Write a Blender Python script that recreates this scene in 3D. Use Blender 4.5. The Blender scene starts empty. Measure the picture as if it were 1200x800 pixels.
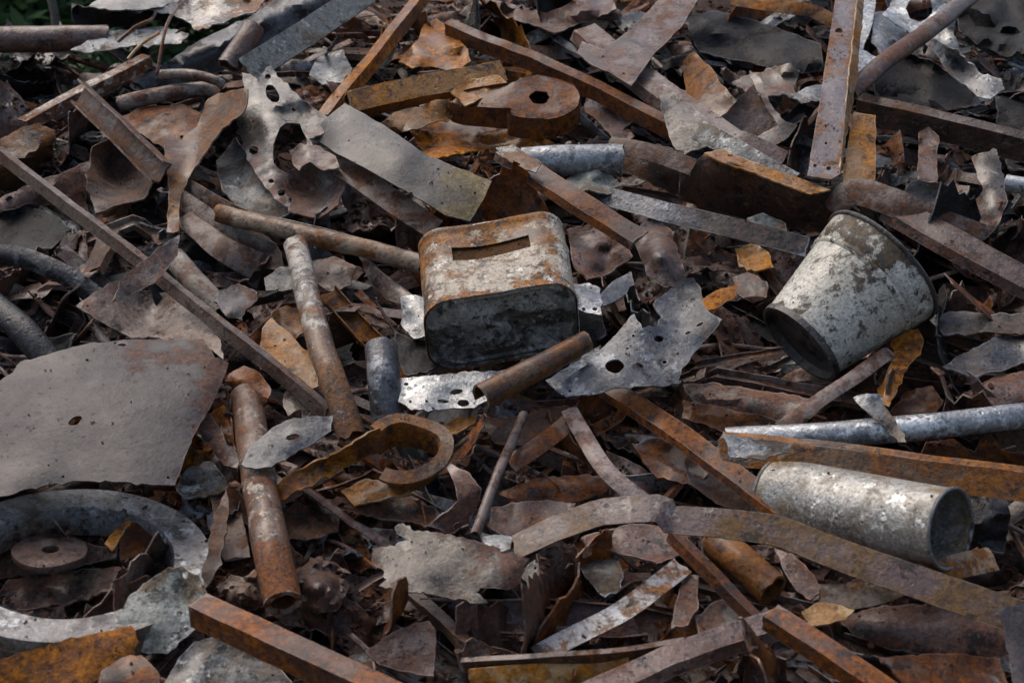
import bpy, bmesh, math, random
import numpy as np
from mathutils import Vector, Matrix, noise
from mathutils.geometry import delaunay_2d_cdt
from mathutils.bvhtree import BVHTree

random.seed(7)
rng = np.random.default_rng(7)
scene = bpy.context.scene
COL = scene.collection
R = math.radians

# ------------------------------------------------------------------ camera, sky, sun
SLOPE = R(20.0)
P0 = Vector((0, 0, 0.44))                     # a point on the face of the heap
NRM = Vector((0, -math.sin(SLOPE), math.cos(SLOPE)))
CAM = P0 + 2.1 * Vector((0, -math.cos(R(18)), math.sin(R(18))))
cd = bpy.data.cameras.new("camera")
cam = bpy.data.objects.new("camera", cd)
COL.objects.link(cam)
cam.location = CAM
cam.rotation_euler = (R(90 - 18), 0, 0)
cd.lens = 50
cd.sensor_width = 36
cd.clip_start = 0.05
cd.clip_end = 400
cd.dof.use_dof = True
cd.dof.focus_distance = 2.0
cd.dof.aperture_fstop = 8.0
scene.camera = cam
CF = Vector((0, math.cos(R(18)), -math.sin(R(18))))
CU = Vector((0, math.sin(R(18)), math.cos(R(18))))
FPX = 50 / 36 * 1200.0

SUN_EL, SUN_AZ = R(60), R(-48)                # azimuth measured from +y (behind the heap) towards +x
w = bpy.data.worlds.new("World")
scene.world = w
w.use_nodes = True
nt = w.node_tree
bg = nt.nodes["Background"]
sky = nt.nodes.new("ShaderNodeTexSky")
sky.sky_type = 'NISHITA'
sky.sun_disc = False
sky.sun_elevation = SUN_EL
sky.sun_rotation = SUN_AZ
sky.air_density = 1.0
sky.dust_density = 6.0
sky.ozone_density = 1.0
nt.links.new(sky.outputs[0], bg.inputs[0])
bg.inputs[1].default_value = 0.132
ld = bpy.data.lights.new("sun", 'SUN')
ld.energy = .65
ld.angle = R(70)
ld.color = (1.0, 0.96, 0.90)
sun = bpy.data.objects.new("sun", ld)
COL.objects.link(sun)
sdir = Vector((math.sin(SUN_AZ) * math.cos(SUN_EL), math.cos(SUN_AZ) * math.cos(SUN_EL), math.sin(SUN_EL)))
sun.rotation_euler = (-sdir).to_track_quat('-Z', 'Y').to_euler()
scene.view_settings.view_transform = 'Standard'
scene.view_settings.look = 'None'
scene.view_settings.exposure = 0.50
scene.view_settings.gamma = 1.0
scene.view_settings.use_curve_mapping = False
scene.cycles.max_bounces = 5
scene.cycles.diffuse_bounces = 3
scene.cycles.glossy_bounces = 2

# ------------------------------------------------------------------ helpers
def ray(px, py):
    return (CF * FPX + Vector((1, 0, 0)) * (px - 600) - CU * (py - 400)).normalized()

def at(px, py, h=0.0):
    """the point of the heap, lifted h metres off its face, that is seen along this line of sight"""
    d = ray(px, py)
    t = (P0 + NRM * h - CAM).dot(NRM) / d.dot(NRM)
    return CAM + d * t

def mpp(px, py, h=0.0):
    return (at(px, py, h) - CAM).dot(CF) / FPX

def at_np(P, H):
    """vectorised at()"""
    D = np.outer(np.full(len(P), FPX), CF) + np.outer(P[:, 0] - 600, (1, 0, 0)) - np.outer(P[:, 1] - 400, CU)
    D /= np.linalg.norm(D, axis=1)[:, None]
    n = np.array(NRM)
    t = (np.dot(np.array(P0 - CAM), n) + H) / (D @ n)
    return np.array(CAM) + D * t[:, None]

def to_px(p):
    q = Vector(p) - CAM
    z = q.dot(CF)
    return 600 + q.x / z * FPX, 400 - q.dot(CU) / z * FPX, z

def fbm(p, s, o=3):
    return noise.fractal(Vector(p) * s, 1.0, 2.0, o)

LABELS = {}
def tag(o, label, cat, group=None):
    o["label"] = label
    o["category"] = cat
    if group:
        o["group"] = group
    return o

def link_mesh(name, verts, faces, mat, parent=None, edge=None, bias=None, origin=None, angle=48, smooth=True):
    verts = np.asarray(verts, dtype=float)
    if origin is None:
        origin = verts.mean(axis=0)
    loc = verts - np.array(origin)
    me = bpy.data.meshes.new(name)
    me.from_pydata(loc.tolist(), [], faces)
    if edge is not None:
        a = me.attributes.new("edge", 'FLOAT', 'POINT')
        a.data.foreach_set("value", np.asarray(edge, dtype=np.float32))
    if bias is not None:
        a = me.attributes.new("bias", 'FLOAT', 'POINT')
        a.data.foreach_set("value", np.asarray(bias, dtype=np.float32))
    if smooth:
        me.polygons.foreach_set("use_smooth", [True] * len(me.polygons))
        me.set_sharp_from_angle(angle=R(angle))
    if mat is not None:
        me.materials.append(mat)
    o = bpy.data.objects.new(name, me)
    COL.objects.link(o)
    o.location = origin
    if parent is not None:
        o.parent = parent
        bpy.context.view_layer.update()
        o.matrix_parent_inverse = parent.matrix_world.inverted()
    return o

# ------------------------------------------------------------------ materials
def N(nt, t, **kw):
    n = nt.nodes.new(t)
    for k, v in kw.items():
        setattr(n, k, v)
    return n

RUST = ((.088, .034, .018), (.185, .074, .030), (.046, .022, .015))
ORANGE = ((.20, .072, .018), (.36, .145, .032), (.075, .030, .014))
OCHRE = ((.24, .105, .030), (.31, .145, .044), (.085, .038, .016))
PURPLE = ((.086, .048, .038), (.130, .068, .046), (.036, .022, .018))
SOOT = ((.030, .027, .025), (.060, .052, .046), (.014, .013, .013))

def scrap(name, base, base2, rust=.4, rc=RUST, chip=0.0, chipc=(.5, .5, .48), rough=.5, metal=0.0,
          scale=1.0, edge=.5, pits=.5, bump=1.0, spec=.5, soft=.06, flake=.85, fleck=.5, dirt=None, sat=1.25, wet=.50):
    m = bpy.data.materials.new(name)
    m.use_nodes = True
    nt = m.node_tree
    L = nt.links.new
    bs = nt.nodes["Principled BSDF"]
    tc = N(nt, "ShaderNodeTexCoord")
    oi = N(nt, "ShaderNodeObjectInfo")
    mu = N(nt, "ShaderNodeMath", operation='MULTIPLY'); mu.inputs[1].default_value = 83.0
    L(oi.outputs["Random"], mu.inputs[0])
    va = N(nt, "ShaderNodeVectorMath", operation='ADD')
    L(tc.outputs["Object"], va.inputs[0]); L(mu.outputs[0], va.inputs[1])
    V = va.outputs[0]
    def nz(sc, det, ro, dist=0.0):
        n = N(nt, "ShaderNodeTexNoise")
        n.inputs["Scale"].default_value = sc; n.inputs["Detail"].default_value = det
        n.inputs["Roughness"].default_value = ro; n.inputs["Distortion"].default_value = dist
        L(V, n.inputs["Vector"])
        return n.outputs["Fac"]
    def ramp(x, a, b):
        n = N(nt, "ShaderNodeMapRange"); n.interpolation_type = 'SMOOTHSTEP'
        L(x, n.inputs["Value"]); n.inputs["From Min"].default_value = a; n.inputs["From Max"].default_value = b
        return n.outputs["Result"]
    def math_(op, a, b):
        n = N(nt, "ShaderNodeMath", operation=op)
        for i, x in enumerate((a, b)):
            if isinstance(x, (int, float)): n.inputs[i].default_value = x
            else: L(x, n.inputs[i])
        return n.outputs[0]
    def mix(f, a, b):
        n = N(nt, "ShaderNodeMix", data_type='RGBA')
        if isinstance(f, (int, float)): n.inputs[0].default_value = f
        else: L(f, n.inputs[0])
        for i, x in ((6, a), (7, b)):
            if isinstance(x, tuple): n.inputs[i].default_value = (*x, 1)
            else: L(x, n.inputs[i])
        return n.outputs[2]
    at_e = N(nt, "ShaderNodeAttribute", attribute_name="edge").outputs["Fac"]
    at_b = N(nt, "ShaderNodeAttribute", attribute_name="bias").outputs["Fac"]
    n1 = nz(7 * scale, 6, .62)
    n2 = nz(15 * scale, 12, .72, .35)
    n3 = nz(60 * scale, 6, .66)
    n4 = nz(27 * scale, 10, .70, .2)
    n5 = nz(260, 4, .6)
    c = mix(ramp(n1, .36, .64), base, base2)
    c = mix(math_('MULTIPLY', ramp(n3, .35, .75), .35), c, tuple(x * .45 for x in base))
    # rust, more of it near cut edges and where this piece's own gradient says so
    s = math_('ADD', n2, math_('MULTIPLY', at_e, edge * .22))
    s = math_('ADD', s, at_b)
    s = math_('ADD', s, math_('MULTIPLY', math_('SUBTRACT', n3, .5), .22))
    th = .5 + (.5 - rust) * .52
    rm = ramp(s, th - soft, th + soft)
    r = mix(ramp(n3, .36, .62), rc[0], rc[1])
    r = mix(ramp(n1, .50, .66), r, rc[2])
    r = mix(math_('MULTIPLY', ramp(n4, .52, .66), .6), r, rc[2])
    c = mix(rm, c, r)
    if chip > 0:
        t2 = .5 + (.5 - chip) * .5
        cm = ramp(math_('SUBTRACT', n4, math_('MULTIPLY', at_b, .7)), t2 - .025, t2 + .025)
        cm = math_('MULTIPLY', cm, ramp(n3, .30, .42))
        c = mix(cm, c, chipc)
    # flaked dark patches with crisp edges, pale flecks, streaks
    n6 = nz(34 * scale, 9, .74, .15)
    c = mix(math_('MULTIPLY', ramp(n6, .555, .585), flake), c, tuple(x * .30 for x in rc[2]) if dirt is None else dirt)
    n7 = nz(120 * scale, 5, .7)
    fl = math_('MULTIPLY', ramp(n7, .60, .66), ramp(n1, .42, .6))
    c = mix(math_('MULTIPLY', fl, fleck), c, tuple(min(.6, x * 1.7 + .035) for x in base))
    # pits and specks
    vo = N(nt, "ShaderNodeTexVoronoi"); vo.inputs["Scale"].default_value = 95 * scale
    L(V, vo.inputs["Vector"])
    pm = math_('MULTIPLY', ramp(vo.outputs["Distance"], .34, .20), ramp(n4, .50, .56))
    pm = math_('MULTIPLY', pm, pits)
    c = mix(pm, c, (.018, .014, .012))
    # fine grit, and bare metal along worn cut edges
    g = math_('ADD', math_('MULTIPLY', ramp(n5, .36, .64), .55), math_('MULTIPLY', ramp(n7, .36, .62), .55))
    gm = N(nt, "ShaderNodeMix", data_type='RGBA', blend_type='MULTIPLY')
    gm.inputs[0].default_value = .8
    gc = N(nt, "ShaderNodeCombineColor")
    gv = math_('ADD', g, .42)
    for q in range(3): L(gv, gc.inputs[q])
    L(c, gm.inputs[6]); L(gc.outputs[0], gm.inputs[7])
    c = gm.outputs[2]
    em = math_('MULTIPLY', ramp(at_e, .88, .99), ramp(n4, .44, .56))
    c = mix(math_('MULTIPLY', em, .65), c, tuple(min(.5, x * 1.1 + .07) for x in chipc) if chip > 0 else (.25, .20, .16))
    # each piece a little lighter or darker
    hv = N(nt, "ShaderNodeHueSaturation")
    hv.inputs["Saturation"].default_value = sat
    fr = math_('FRACT', math_('MULTIPLY', oi.outputs["Random"], 17.3), 0.0)
    L(math_('ADD', math_('MULTIPLY', fr, .5), .68), hv.inputs["Value"])
    L(c, hv.inputs["Color"])
    L(hv.outputs[0], bs.inputs["Base Color"])
    ro = math_('ADD', math_('MULTIPLY', rm, .80 - rough), rough - .20)
    ro = math_('ADD', ro, math_('MULTIPLY', n3, .26))
    L(ro, bs.inputs["Roughness"])
    if wet > 0:                                    # damp patches left by rain
        L(math_('MULTIPLY', ramp(n1, .40, .60), wet), bs.inputs["Coat Weight"])
        L(math_('ADD', math_('MULTIPLY', n3, .26), .07), bs.inputs["Coat Roughness"])
    if metal > 0:
        L(math_('MULTIPLY', math_('SUBTRACT', 1.0, rm), metal), bs.inputs["Metallic"])
    bs.inputs["Specular IOR Level"].default_value = spec
    hgt = math_('ADD', math_('MULTIPLY', n3, .55), math_('MULTIPLY', rm, .22))
    hgt = math_('ADD', hgt, math_('MULTIPLY', n5, .16))
    hgt = math_('ADD', hgt, math_('MULTIPLY', n4, .35))
    hgt = math_('SUBTRACT', hgt, math_('MULTIPLY', pm, .6))
    hgt = math_('ADD', hgt, math_('MULTIPLY', n6, .30))
    hgt = math_('ADD', hgt, math_('MULTIPLY', n7, .30))
    bp = N(nt, "ShaderNodeBump")
    bp.inputs["Strength"].default_value = .9 * bump
    bp.inputs["Distance"].default_value = .0036
    L(hgt, bp.inputs["Height"])
    L(bp.outputs[0], bs.inputs["Normal"])
    return m

M = {}
def mk(name, *a, **k):
    M[name] = scrap(name, *a, **k)
mk('rust_brown', (.125, .060, .036), (.085, .044, .030), .52, RUST, chip=.16, chipc=(.17, .115, .09), spec=.4, rough=.52)
mk('rust_orange', (.20, .078, .026), (.115, .050, .025), .55, ORANGE, chip=.14, chipc=(.30, .17, .075), spec=.35, rough=.58, flake=.85)
mk('rust_ochre', (.24, .128, .055), (.29, .155, .058), .40, OCHRE, chip=.2, chipc=(.34, .24, .12), spec=.4, rough=.52, flake=.8, sat=1.15)
mk('rust_bar', (.105, .060, .038), (.140, .090, .050), .46, ((.125, .052, .022), (.20, .092, .036), (.045, .026, .018)), chip=.22, chipc=(.24, .19, .135), spec=.45, rough=.5, flake=.8)
mk('rust_purple', (.136, .094, .082), (.098, .064, .054), .40, PURPLE, chip=.18, chipc=(.225, .185, .165), rough=.44)
mk('rust_dark', (.050, .034, .028), (.076, .046, .036), .46, ((.062, .032, .021), (.112, .054, .030), (.024, .016, .013)), chip=.15, chipc=(.16, .125, .105), rough=.42, wet=0.3)
mk('taupe', (.165, .128, .104), (.112, .084, .068), .36, PURPLE, chip=.22, chipc=(.26, .22, .18), rough=.5, flake=.8)
mk('taupe_pale', (.150, .128, .102), (.098, .079, .065), .32, PURPLE, chip=.22, chipc=(.24, .215, .175), rough=.46, flake=.6, bump=.8, sat=1.1)
mk('slate', (.115, .120, .128), (.080, .082, .088), .26, ((.055, .046, .040), (.085, .060, .045), (.025, .022, .020)), chip=.20, chipc=(.22, .235, .25), rough=.40, metal=.25, bump=.8, sat=1.0)
mk('slate_flat', (.060, .051, .055), (.047, .040, .043), .12, PURPLE, rough=.55, edge=.55, bump=.5, pits=.35, spec=.3, chip=.10, chipc=(.085,.076,.079), flake=.3, dirt=(.03,.026,.026), sat=1, wet=.15)
mk('beam_face', (.120, .098, .100), (.096, .078, .080), .22, ((.13, .062, .035), (.17, .085, .042), (.05, .03, .025)), rough=.48, edge=.9, bump=.8, pits=.9, chip=.16, chipc=(.19,.17,.17), flake=.5)
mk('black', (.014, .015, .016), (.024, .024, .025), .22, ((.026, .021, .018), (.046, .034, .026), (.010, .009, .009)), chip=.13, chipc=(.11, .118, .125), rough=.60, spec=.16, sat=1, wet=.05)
mk('black_gloss', (.012, .012, .014), (.022, .023, .025), .15, SOOT, chip=.08, chipc=(.05, .055, .06), rough=.34, sat=1, wet=0, spec=.35)
mk('galv', (.30, .315, .32), (.20, .21, .22), .26, ((.075, .066, .058), (.11, .085, .065), (.035, .033, .032)), chip=.25, chipc=(.46, .48, .48), rough=.36, metal=.45, flake=.55, bump=.7, pits=.6, sat=1.0)
mk('galv_dull', (.19, .195, .19), (.125, .13, .13), .30, ((.085, .062, .045), (.13, .09, .055), (.03, .026, .023)), chip=.3, chipc=(.42, .43, .42), rough=.48, metal=.2, flake=.9, sat=1.0)
mk('pale_green', (.26, .27, .235), (.175, .185, .16), .24, ((.11, .085, .055), (.17, .115, .06), (.05, .04, .03)), chip=.30, chipc=(.48, .49, .45), rough=.5, flake=.8, sat=1.0)
mk('white_peel', (.46, .43, .385), (.33, .30, .26), .50, ((.10, .056, .036), (.19, .095, .046), (.040, .028, .023)), chip=.18, chipc=(.60, .58, .53), rough=.46, soft=.03, scale=1.4)
mk('white_sheet', (.52, .53, .52), (.36, .37, .365), .24, PURPLE, chip=.25, chipc=(.62, .63, .62), rough=.5, sat=1.0)
mk('grey_ochre', (.096, .090, .083), (.070, .065, .060), .16, ((.17, .13, .058), (.23, .175, .080), (.09, .075, .045)), chip=.14, chipc=(.135, .128, .115), rough=.50, bump=.5, pits=.4, soft=.12, flake=.3, dirt=(.045, .04, .037), spec=.35, wet=.12, sat=1)
mk('tin_paint', (.54, .48, .39), (.44, .37, .28), .47, ((.16, .068, .026), (.34, .155, .048), (.045, .028, .020)), chip=.28, chipc=(.72, .69, .62), rough=.42, soft=.05, scale=1.7, pits=.95, bump=1.1, flake=.9, dirt=(.035, .024, .018), sat=1.15)
mk('slot_dark', (.062, .032, .018), (.085, .046, .022), .4, ((.040, .021, .011), (.060, .034, .015), (.015, .010, .008)), rough=.8, spec=.15, fleck=0, wet=0)
mk('rust_white', (.125, .066, .042), (.17, .115, .085), .42, RUST, chip=.30, chipc=(.36, .32, .275), rough=.5, scale=1.9)
mk('strap', (.150, .104, .094), (.112, .075, .066), .40, ((.120, .072, .038), (.165, .100, .050), (.060, .042, .028)), chip=.22, chipc=(.27, .23, .195), rough=.40, spec=.55, bump=.7, soft=.10)
mk('skull', (.150, .138, .122), (.100, .090, .080), .30, PURPLE, chip=.14, chipc=(.23, .22, .20), rough=.44, flake=.6, bump=.7, sat=1.05)
mk('tin_soot', (.34, .34, .315), (.17, .168, .158), .40, ((.05, .046, .042), (.09, .075, .058), (.025, .023, .022)), chip=.34, chipc=(.36, .355, .32), rough=.45, scale=1.3, bump=1.0, wet=0.1)
mk('bucket_paint', (.66, .65, .59), (.50, .48, .40), .27, ((.050, .042, .034), (.12, .082, .040), (.026, .023, .020)), chip=.20, chipc=(.76, .76, .72), rough=.36, soft=.035, scale=1.7, flake=.9, dirt=(.036, .031, .026), bump=.6, fleck=.15, sat=1.1)
mk('bucket_dark', (.055, .052, .050), (.090, .083, .074), .35, SOOT, chip=.20, chipc=(.27, .26, .23), rough=.38)
mk('drum_galv', (.36, .355, .33), (.25, .24, .21), .36, ((.20, .14, .065), (.13, .098, .058), (.065, .054, .042)), chip=.30, chipc=(.54, .55, .52), rough=.38, metal=.25, scale=1.5, soft=.09, flake=.5, dirt=(.085, .076, .062), bump=.6, sat=1.0)
mk('ring_iron', (.26, .26, .255), (.165, .152, .142), .40, ((.105, .075, .056), (.16, .11, .075), (.046, .036, .030)), chip=.24, chipc=(.42, .43, .435), rough=.46, bump=1.0, scale=.9, sat=1.0)

def soil_mat(name, a, b, c_, sc=1.0):
    m = bpy.data.materials.new(name)
    m.use_nodes = True
    nt = m.node_tree; L = nt.links.new
    bs = nt.nodes["Principled BSDF"]
    tc = N(nt, "ShaderNodeTexCoord")
    n1 = N(nt, "ShaderNodeTexNoise"); n1.inputs["Scale"].default_value = 6 * sc; n1.inputs["Detail"].default_value = 10
    n2 = N(nt, "ShaderNodeTexNoise"); n2.inputs["Scale"].default_value = 70 * sc; n2.inputs["Detail"].default_value = 8; n2.inputs["Roughness"].default_value = .7
    L(tc.outputs["Object"], n1.inputs["Vector"]); L(tc.outputs["Object"], n2.inputs["Vector"])
    r1 = N(nt, "ShaderNodeValToRGB"); r1.color_ramp.elements[0].position = .35; r1.color_ramp.elements[1].position = .65
    r1.color_ramp.elements[0].color = (*a, 1); r1.color_ramp.elements[1].color = (*b, 1)
    L(n1.outputs["Fac"], r1.inputs["Fac"])
    mx = N(nt, "ShaderNodeMix", data_type='RGBA')
    mr = N(nt, "ShaderNodeMapRange"); mr.inputs["From Min"].default_value = .42; mr.inputs["From Max"].default_value = .62
    L(n2.outputs["Fac"], mr.inputs["Value"]); L(mr.outputs[0], mx.inputs[0])
    L(r1.outputs[0], mx.inputs[6]); mx.inputs[7].default_value = (*c_, 1)
    L(mx.outputs[2], bs.inputs["Base Color"])
    bs.inputs["Roughness"].default_value = .9
    bp = N(nt, "ShaderNodeBump"); bp.inputs["Strength"].default_value = .8; bp.inputs["Distance"].default_value = .01
    L(n2.outputs["Fac"], bp.inputs["Height"]); L(bp.outputs[0], bs.inputs["Normal"])
    return m
M['soil'] = soil_mat('rust_soil', (.038, .020, .014), (.062, .031, .020), (.020, .012, .010))
M['earth'] = soil_mat('bare_earth', (.06, .05, .035), (.035, .045, .02), (.03, .03, .02), .3)
M['crumb'] = soil_mat('rust_crumb', (.072, .031, .020), (.120, .054, .033), (.038, .022, .017), .8)

def leaf_mat(name, a, b):
    m = bpy.data.materials.new(name)
    m.use_nodes = True
    nt = m.node_tree; L = nt.links.new
    bs = nt.nodes["Principled BSDF"]
    tc = N(nt, "ShaderNodeTexCoord")
    n1 = N(nt, "ShaderNodeTexNoise"); n1.inputs["Scale"].default_value = 5; n1.inputs["Detail"].default_value = 6
    L(tc.outputs["Object"], n1.inputs["Vector"])
    r1 = N(nt, "ShaderNodeValToRGB"); r1.color_ramp.elements[0].position = .35; r1.color_ramp.elements[1].position = .68
    r1.color_ramp.elements[0].color = (*a, 1); r1.color_ramp.elements[1].color = (*b, 1)
    L(n1.outputs["Fac"], r1.inputs["Fac"]); L(r1.outputs[0], bs.inputs["Base Color"])
    bs.inputs["Roughness"].default_value = .55
    return m
M['leaf'] = leaf_mat('leaf', (.030, .075, .024), (.080, .150, .040))
M['bark'] = soil_mat('bark', (.16, .14, .115), (.22, .20, .17), (.09, .08, .065), 2.0)

# ------------------------------------------------------------------ shape builders
def catmull(pts, n_per, closed=False):
    pts = [np.array(p, float) for p in pts]
    n = len(pts); out = []
    segs = n if closed else n - 1
    for i in range(segs):
        if closed:
            p0, p1, p2, p3 = pts[i - 1], pts[i], pts[(i + 1) % n], pts[(i + 2) % n]
        else:
            p1, p2 = pts[i], pts[i + 1]
            p0 = pts[i - 1] if i else 2 * p1 - p2
            p3 = pts[i + 2] if i + 2 < n else 2 * p2 - p1
        for k in range(n_per):
            t = k / n_per
            out.append(.5 * ((2 * p1) + (p2 - p0) * t + (2 * p0 - 5 * p1 + 4 * p2 - p3) * t * t + (3 * p1 - p0 - 3 * p2 + p3) * t ** 3))
    if not closed:
        out.append(pts[-1])
    return np.array(out)

def inside(P, poly):
    x, y = P[:, 0], P[:, 1]
    r = np.zeros(len(P), bool)
    n = len(poly)
    j = n - 1
    for i in range(n):
        xi, yi = poly[i]; xj, yj = poly[j]
        c = ((yi > y) != (yj > y))
        xx = (xj - xi) * (y - yi) / (yj - yi + 1e-12) + xi
        r ^= c & (x < xx)
        j = i
    return r

def seg_dist(P, loop):
    best = np.full(len(P), 1e9)
    A = np.array(loop); B = np.roll(A, -1, axis=0)
    for a, b in zip(A, B):
        d = b - a
        t = np.clip(((P - a) @ d) / (d @ d + 1e-9), 0, 1)
        best = np.minimum(best, np.linalg.norm(P - (a + t[:, None] * d), axis=1))
    return best

def tps_fit(P, H):
    n = len(P)
    d = np.linalg.norm(P[:, None] - P[None], axis=2)
    K = np.where(d > 0, d * d * np.log(d + 1e-9), 0) + np.eye(n) * 20.0
    Q = np.c_[np.ones(n), P]
    A = np.block([[K, Q], [Q.T, np.zeros((3, 3))]])
    s = np.linalg.solve(A, np.r_[H, 0, 0, 0])
    def f(X):
        d = np.linalg.norm(X[:, None] - P[None], axis=2)
        U = np.where(d > 0, d * d * np.log(d + 1e-9), 0)
        return U @ s[:n] + np.c_[np.ones(len(X)), X] @ s[n:]
    return f

def sheet_mesh(outline, ctrl=(), holes=(), lip=.007, step=8, jag=2.3, jagf=.08, crumple=.003, cs=9, folds=(), bend=None, smooth=False, seed=0):
    """outline: (x, y, lift) points; returns 2D loop verts, heights and triangles of the sheet"""
    rs = np.random.default_rng(seed + 11)
    O = np.array(outline, float)
    if O.shape[1] == 2:
        O = np.c_[O, np.full(len(O), .06)]
    cp = np.vstack([O] + [np.array([c]) for c in ctrl]) if len(ctrl) else O
    f = tps_fit(cp[:, :2], cp[:, 2])
    if smooth:
        loop = catmull(O[:, :2], 6, True)
    else:
        loop = O[:, :2]
    pts = []
    n = len(loop)
    for i in range(n):
        a, b = loop[i], loop[(i + 1) % n]
        l = np.linalg.norm(b - a)
        k = max(1, int(round(l / step * 1.3)))
        nn = np.array([-(b - a)[1], (b - a)[0]]) / (l + 1e-9)
        for q in range(k):
            p = a + (b - a) * q / k
            j = noise.fractal(Vector((p[0] * jagf, p[1] * jagf, seed * 3.1)), .6, 2.2, 4) * jag
            if rs.random() < .06:
                j -= jag * 1.5 * rs.random()
            pts.append(p + nn * j)
    loop = np.array(pts)
    verts = [tuple(p) for p in loop]
    edges = [(i, (i + 1) % len(loop)) for i in range(len(loop))]
    hl = []
    for hdef in holes:
        hx, hy, rx, ry = hdef[:4]
        ang = hdef[4] if len(hdef) > 4 else 0
        m = 9 if rx < 6 else 16
        b0 = len(verts)
        hp = []
        for q in range(m):
            t = 2 * math.pi * q / m
            k = 1 + .18 * (rs.random() - .5)
            u, v_ = rx * math.cos(t) * k, ry * math.sin(t) * k
            p = (hx + u * math.cos(ang) - v_ * math.sin(ang), hy + u * math.sin(ang) + v_ * math.cos(ang))
            verts.append(p); hp.append(p)
        edges += [(b0 + q, b0 + (q + 1) % m) for q in range(m)]
        hl.append(np.array(hp))
    lo, hi = loop.min(0), loop.max(0)
    gx, gy = np.meshgrid(np.arange(lo[0], hi[0], step), np.arange(lo[1], hi[1], step * .87))
    gx[1::2] += step * .5
    G = np.c_[gx.ravel(), gy.ravel()] + rs.normal(0, step * .10, (gx.size, 2))
    k = inside(G, loop)
    G = G[k]
    if len(G):
        ok = seg_dist(G, loop) > step * .55
        for hp in hl:
            ok &= ~inside(G, hp) & (seg_dist(G, hp) > step * .45)
        G = G[ok]
    verts += [tuple(p) for p in G]
    r = delaunay_2d_cdt([Vector(v) for v in verts], edges, [], 0, 1e-4)
    V2 = np.array([tuple(v) for v in r[0]])
    T = np.array([t for t in r[2] if len(t) == 3])
    C = V2[T].mean(axis=1)
    k = inside(C, loop)
    for hp in hl:
        k &= ~inside(C, hp)
    T = T[k]
    used = np.unique(T)
    remap = -np.ones(len(V2), int); remap[used] = np.arange(len(used))
    V2 = V2[used]; T = remap[T]
    H = f(V2)
    sc = mpp(*V2.mean(0))
    for (x0, y0), (x1, y1), kk in folds:
        d = np.array([x1 - x0, y1 - y0], float); d /= np.linalg.norm(d)
        dist = d[0] * (V2[:, 1] - y0) - d[1] * (V2[:, 0] - x0)
        H = H + kk * np.maximum(dist, 0) * sc
    if bend is not None:
        (x0, y0), (x1, y1), kk = bend
        d = np.array([x1 - x0, y1 - y0], float); d /= np.linalg.norm(d)
        dist = (d[0] * (V2[:, 1] - y0) - d[1] * (V2[:, 0] - x0)) * sc
        H = H + kk * dist ** 2
    D0 = seg_dist(V2, loop) * sc
    crumple = crumple * 1.55 if crumple >= .003 else crumple
    if crumple > 0:
        W = at_np(V2, H)
        so = seed * 1.37
        lp = min(lip, crumple * 2.2)
        H = H + lp * np.exp(-D0 / .016) * np.array([noise.noise(Vector(p) * 13 + Vector((so, 0, so))) * 1.6 for p in W])
        H = H + np.array([crumple * (noise.fractal(Vector(p) * cs + Vector((so, so, 0)), .9, 2.1, 3)
                                     + .8 * (.35 - abs(noise.noise(Vector(p) * cs * 1.7 + Vector((0, so, so)))))) for p in W])
    D = seg_dist(V2, loop)
    for hp in hl:
        D = np.minimum(D, seg_dist(V2, hp))
    return V2, H, T, D * sc

def solid_sheet(W, T, thick):
    """gives a triangulated sheet real thickness; returns verts, faces"""
    n = len(W)
    a = W[T[:, 1]] - W[T[:, 0]]; b = W[T[:, 2]] - W[T[:, 0]]
    fn = np.cross(a, b)
    tocam = np.array(CAM) - W[T].mean(axis=1)
    flip = (fn * tocam).sum(1).sum() < 0
    if flip:
        T = T[:, ::-1]; fn = -fn
    vn = np.zeros_like(W)
    for i in range(3):
        np.add.at(vn, T[:, i], fn)
    vn /= np.linalg.norm(vn, axis=1)[:, None] + 1e-12
    W2 = W - vn * thick
    cnt = {}
    for t in T:
        for i in range(3):
            e = (int(t[i]), int(t[(i + 1) % 3]))
            cnt[e] = cnt.get(e, 0) + 1
    faces = [tuple(int(x) for x in t) for t in T] + [tuple(int(x) + n for x in t[::-1]) for t in T]
    for (i, j) in cnt:
        if (j, i) not in cnt:
            faces.append((j, i, i + n, j + n))
    return np.vstack([W, W2]), faces

SEED = [0]
def S(name, label, cat, mat, outline, h=None, thick=.0025, rg=None, parent=None, group=None, **kw):
    """a sheet of torn metal; outline points are (x, y) with one lift h, or (x, y, lift)"""
    SEED[0] += 1
    if h is not None:
        outline = [(p[0], p[1], h + (p[2] if len(p) > 2 else 0)) for p in outline]
    V2, H, T, D = sheet_mesh(outline, seed=SEED[0], **kw)
    W = at_np(V2, H)
    vs, fs = solid_sheet(W, T, thick)
    e = np.exp(-D / .010)
    bias = None
    if rg is not None:
        (x0, y0, b0), (x1, y1, b1) = rg
        d = np.array([x1 - x0, y1 - y0], float)
        t = np.clip(((V2 - np.array([x0, y0])) @ d) / (d @ d), 0, 1)
        b = b0 + (b1 - b0) * t
        bias = np.r_[b, b]
    o = link_mesh(name, vs, fs, M[mat] if isinstance(mat, str) else mat, parent, np.r_[e, e], bias)
    if parent is None:
        tag(o, label, cat, group)
    elif label:
        o["label"] = label
    return o

def subdiv_loop(loop, s, closed=True):
    out = []; corner = []
    n = len(loop)
    for i in range(n if closed else n - 1):
        a = np.array(loop[i], float); b = np.array(loop[(i + 1) % n], float)
        l = np.linalg.norm(b - a); k = max(1, int(round(l / s)))
        for q in range(k):
            out.append(a + (b - a) * q / k)
            corner.append(math.exp(-min(q, k - q) * l / k / .006))
    return np.array(out), corner

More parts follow.
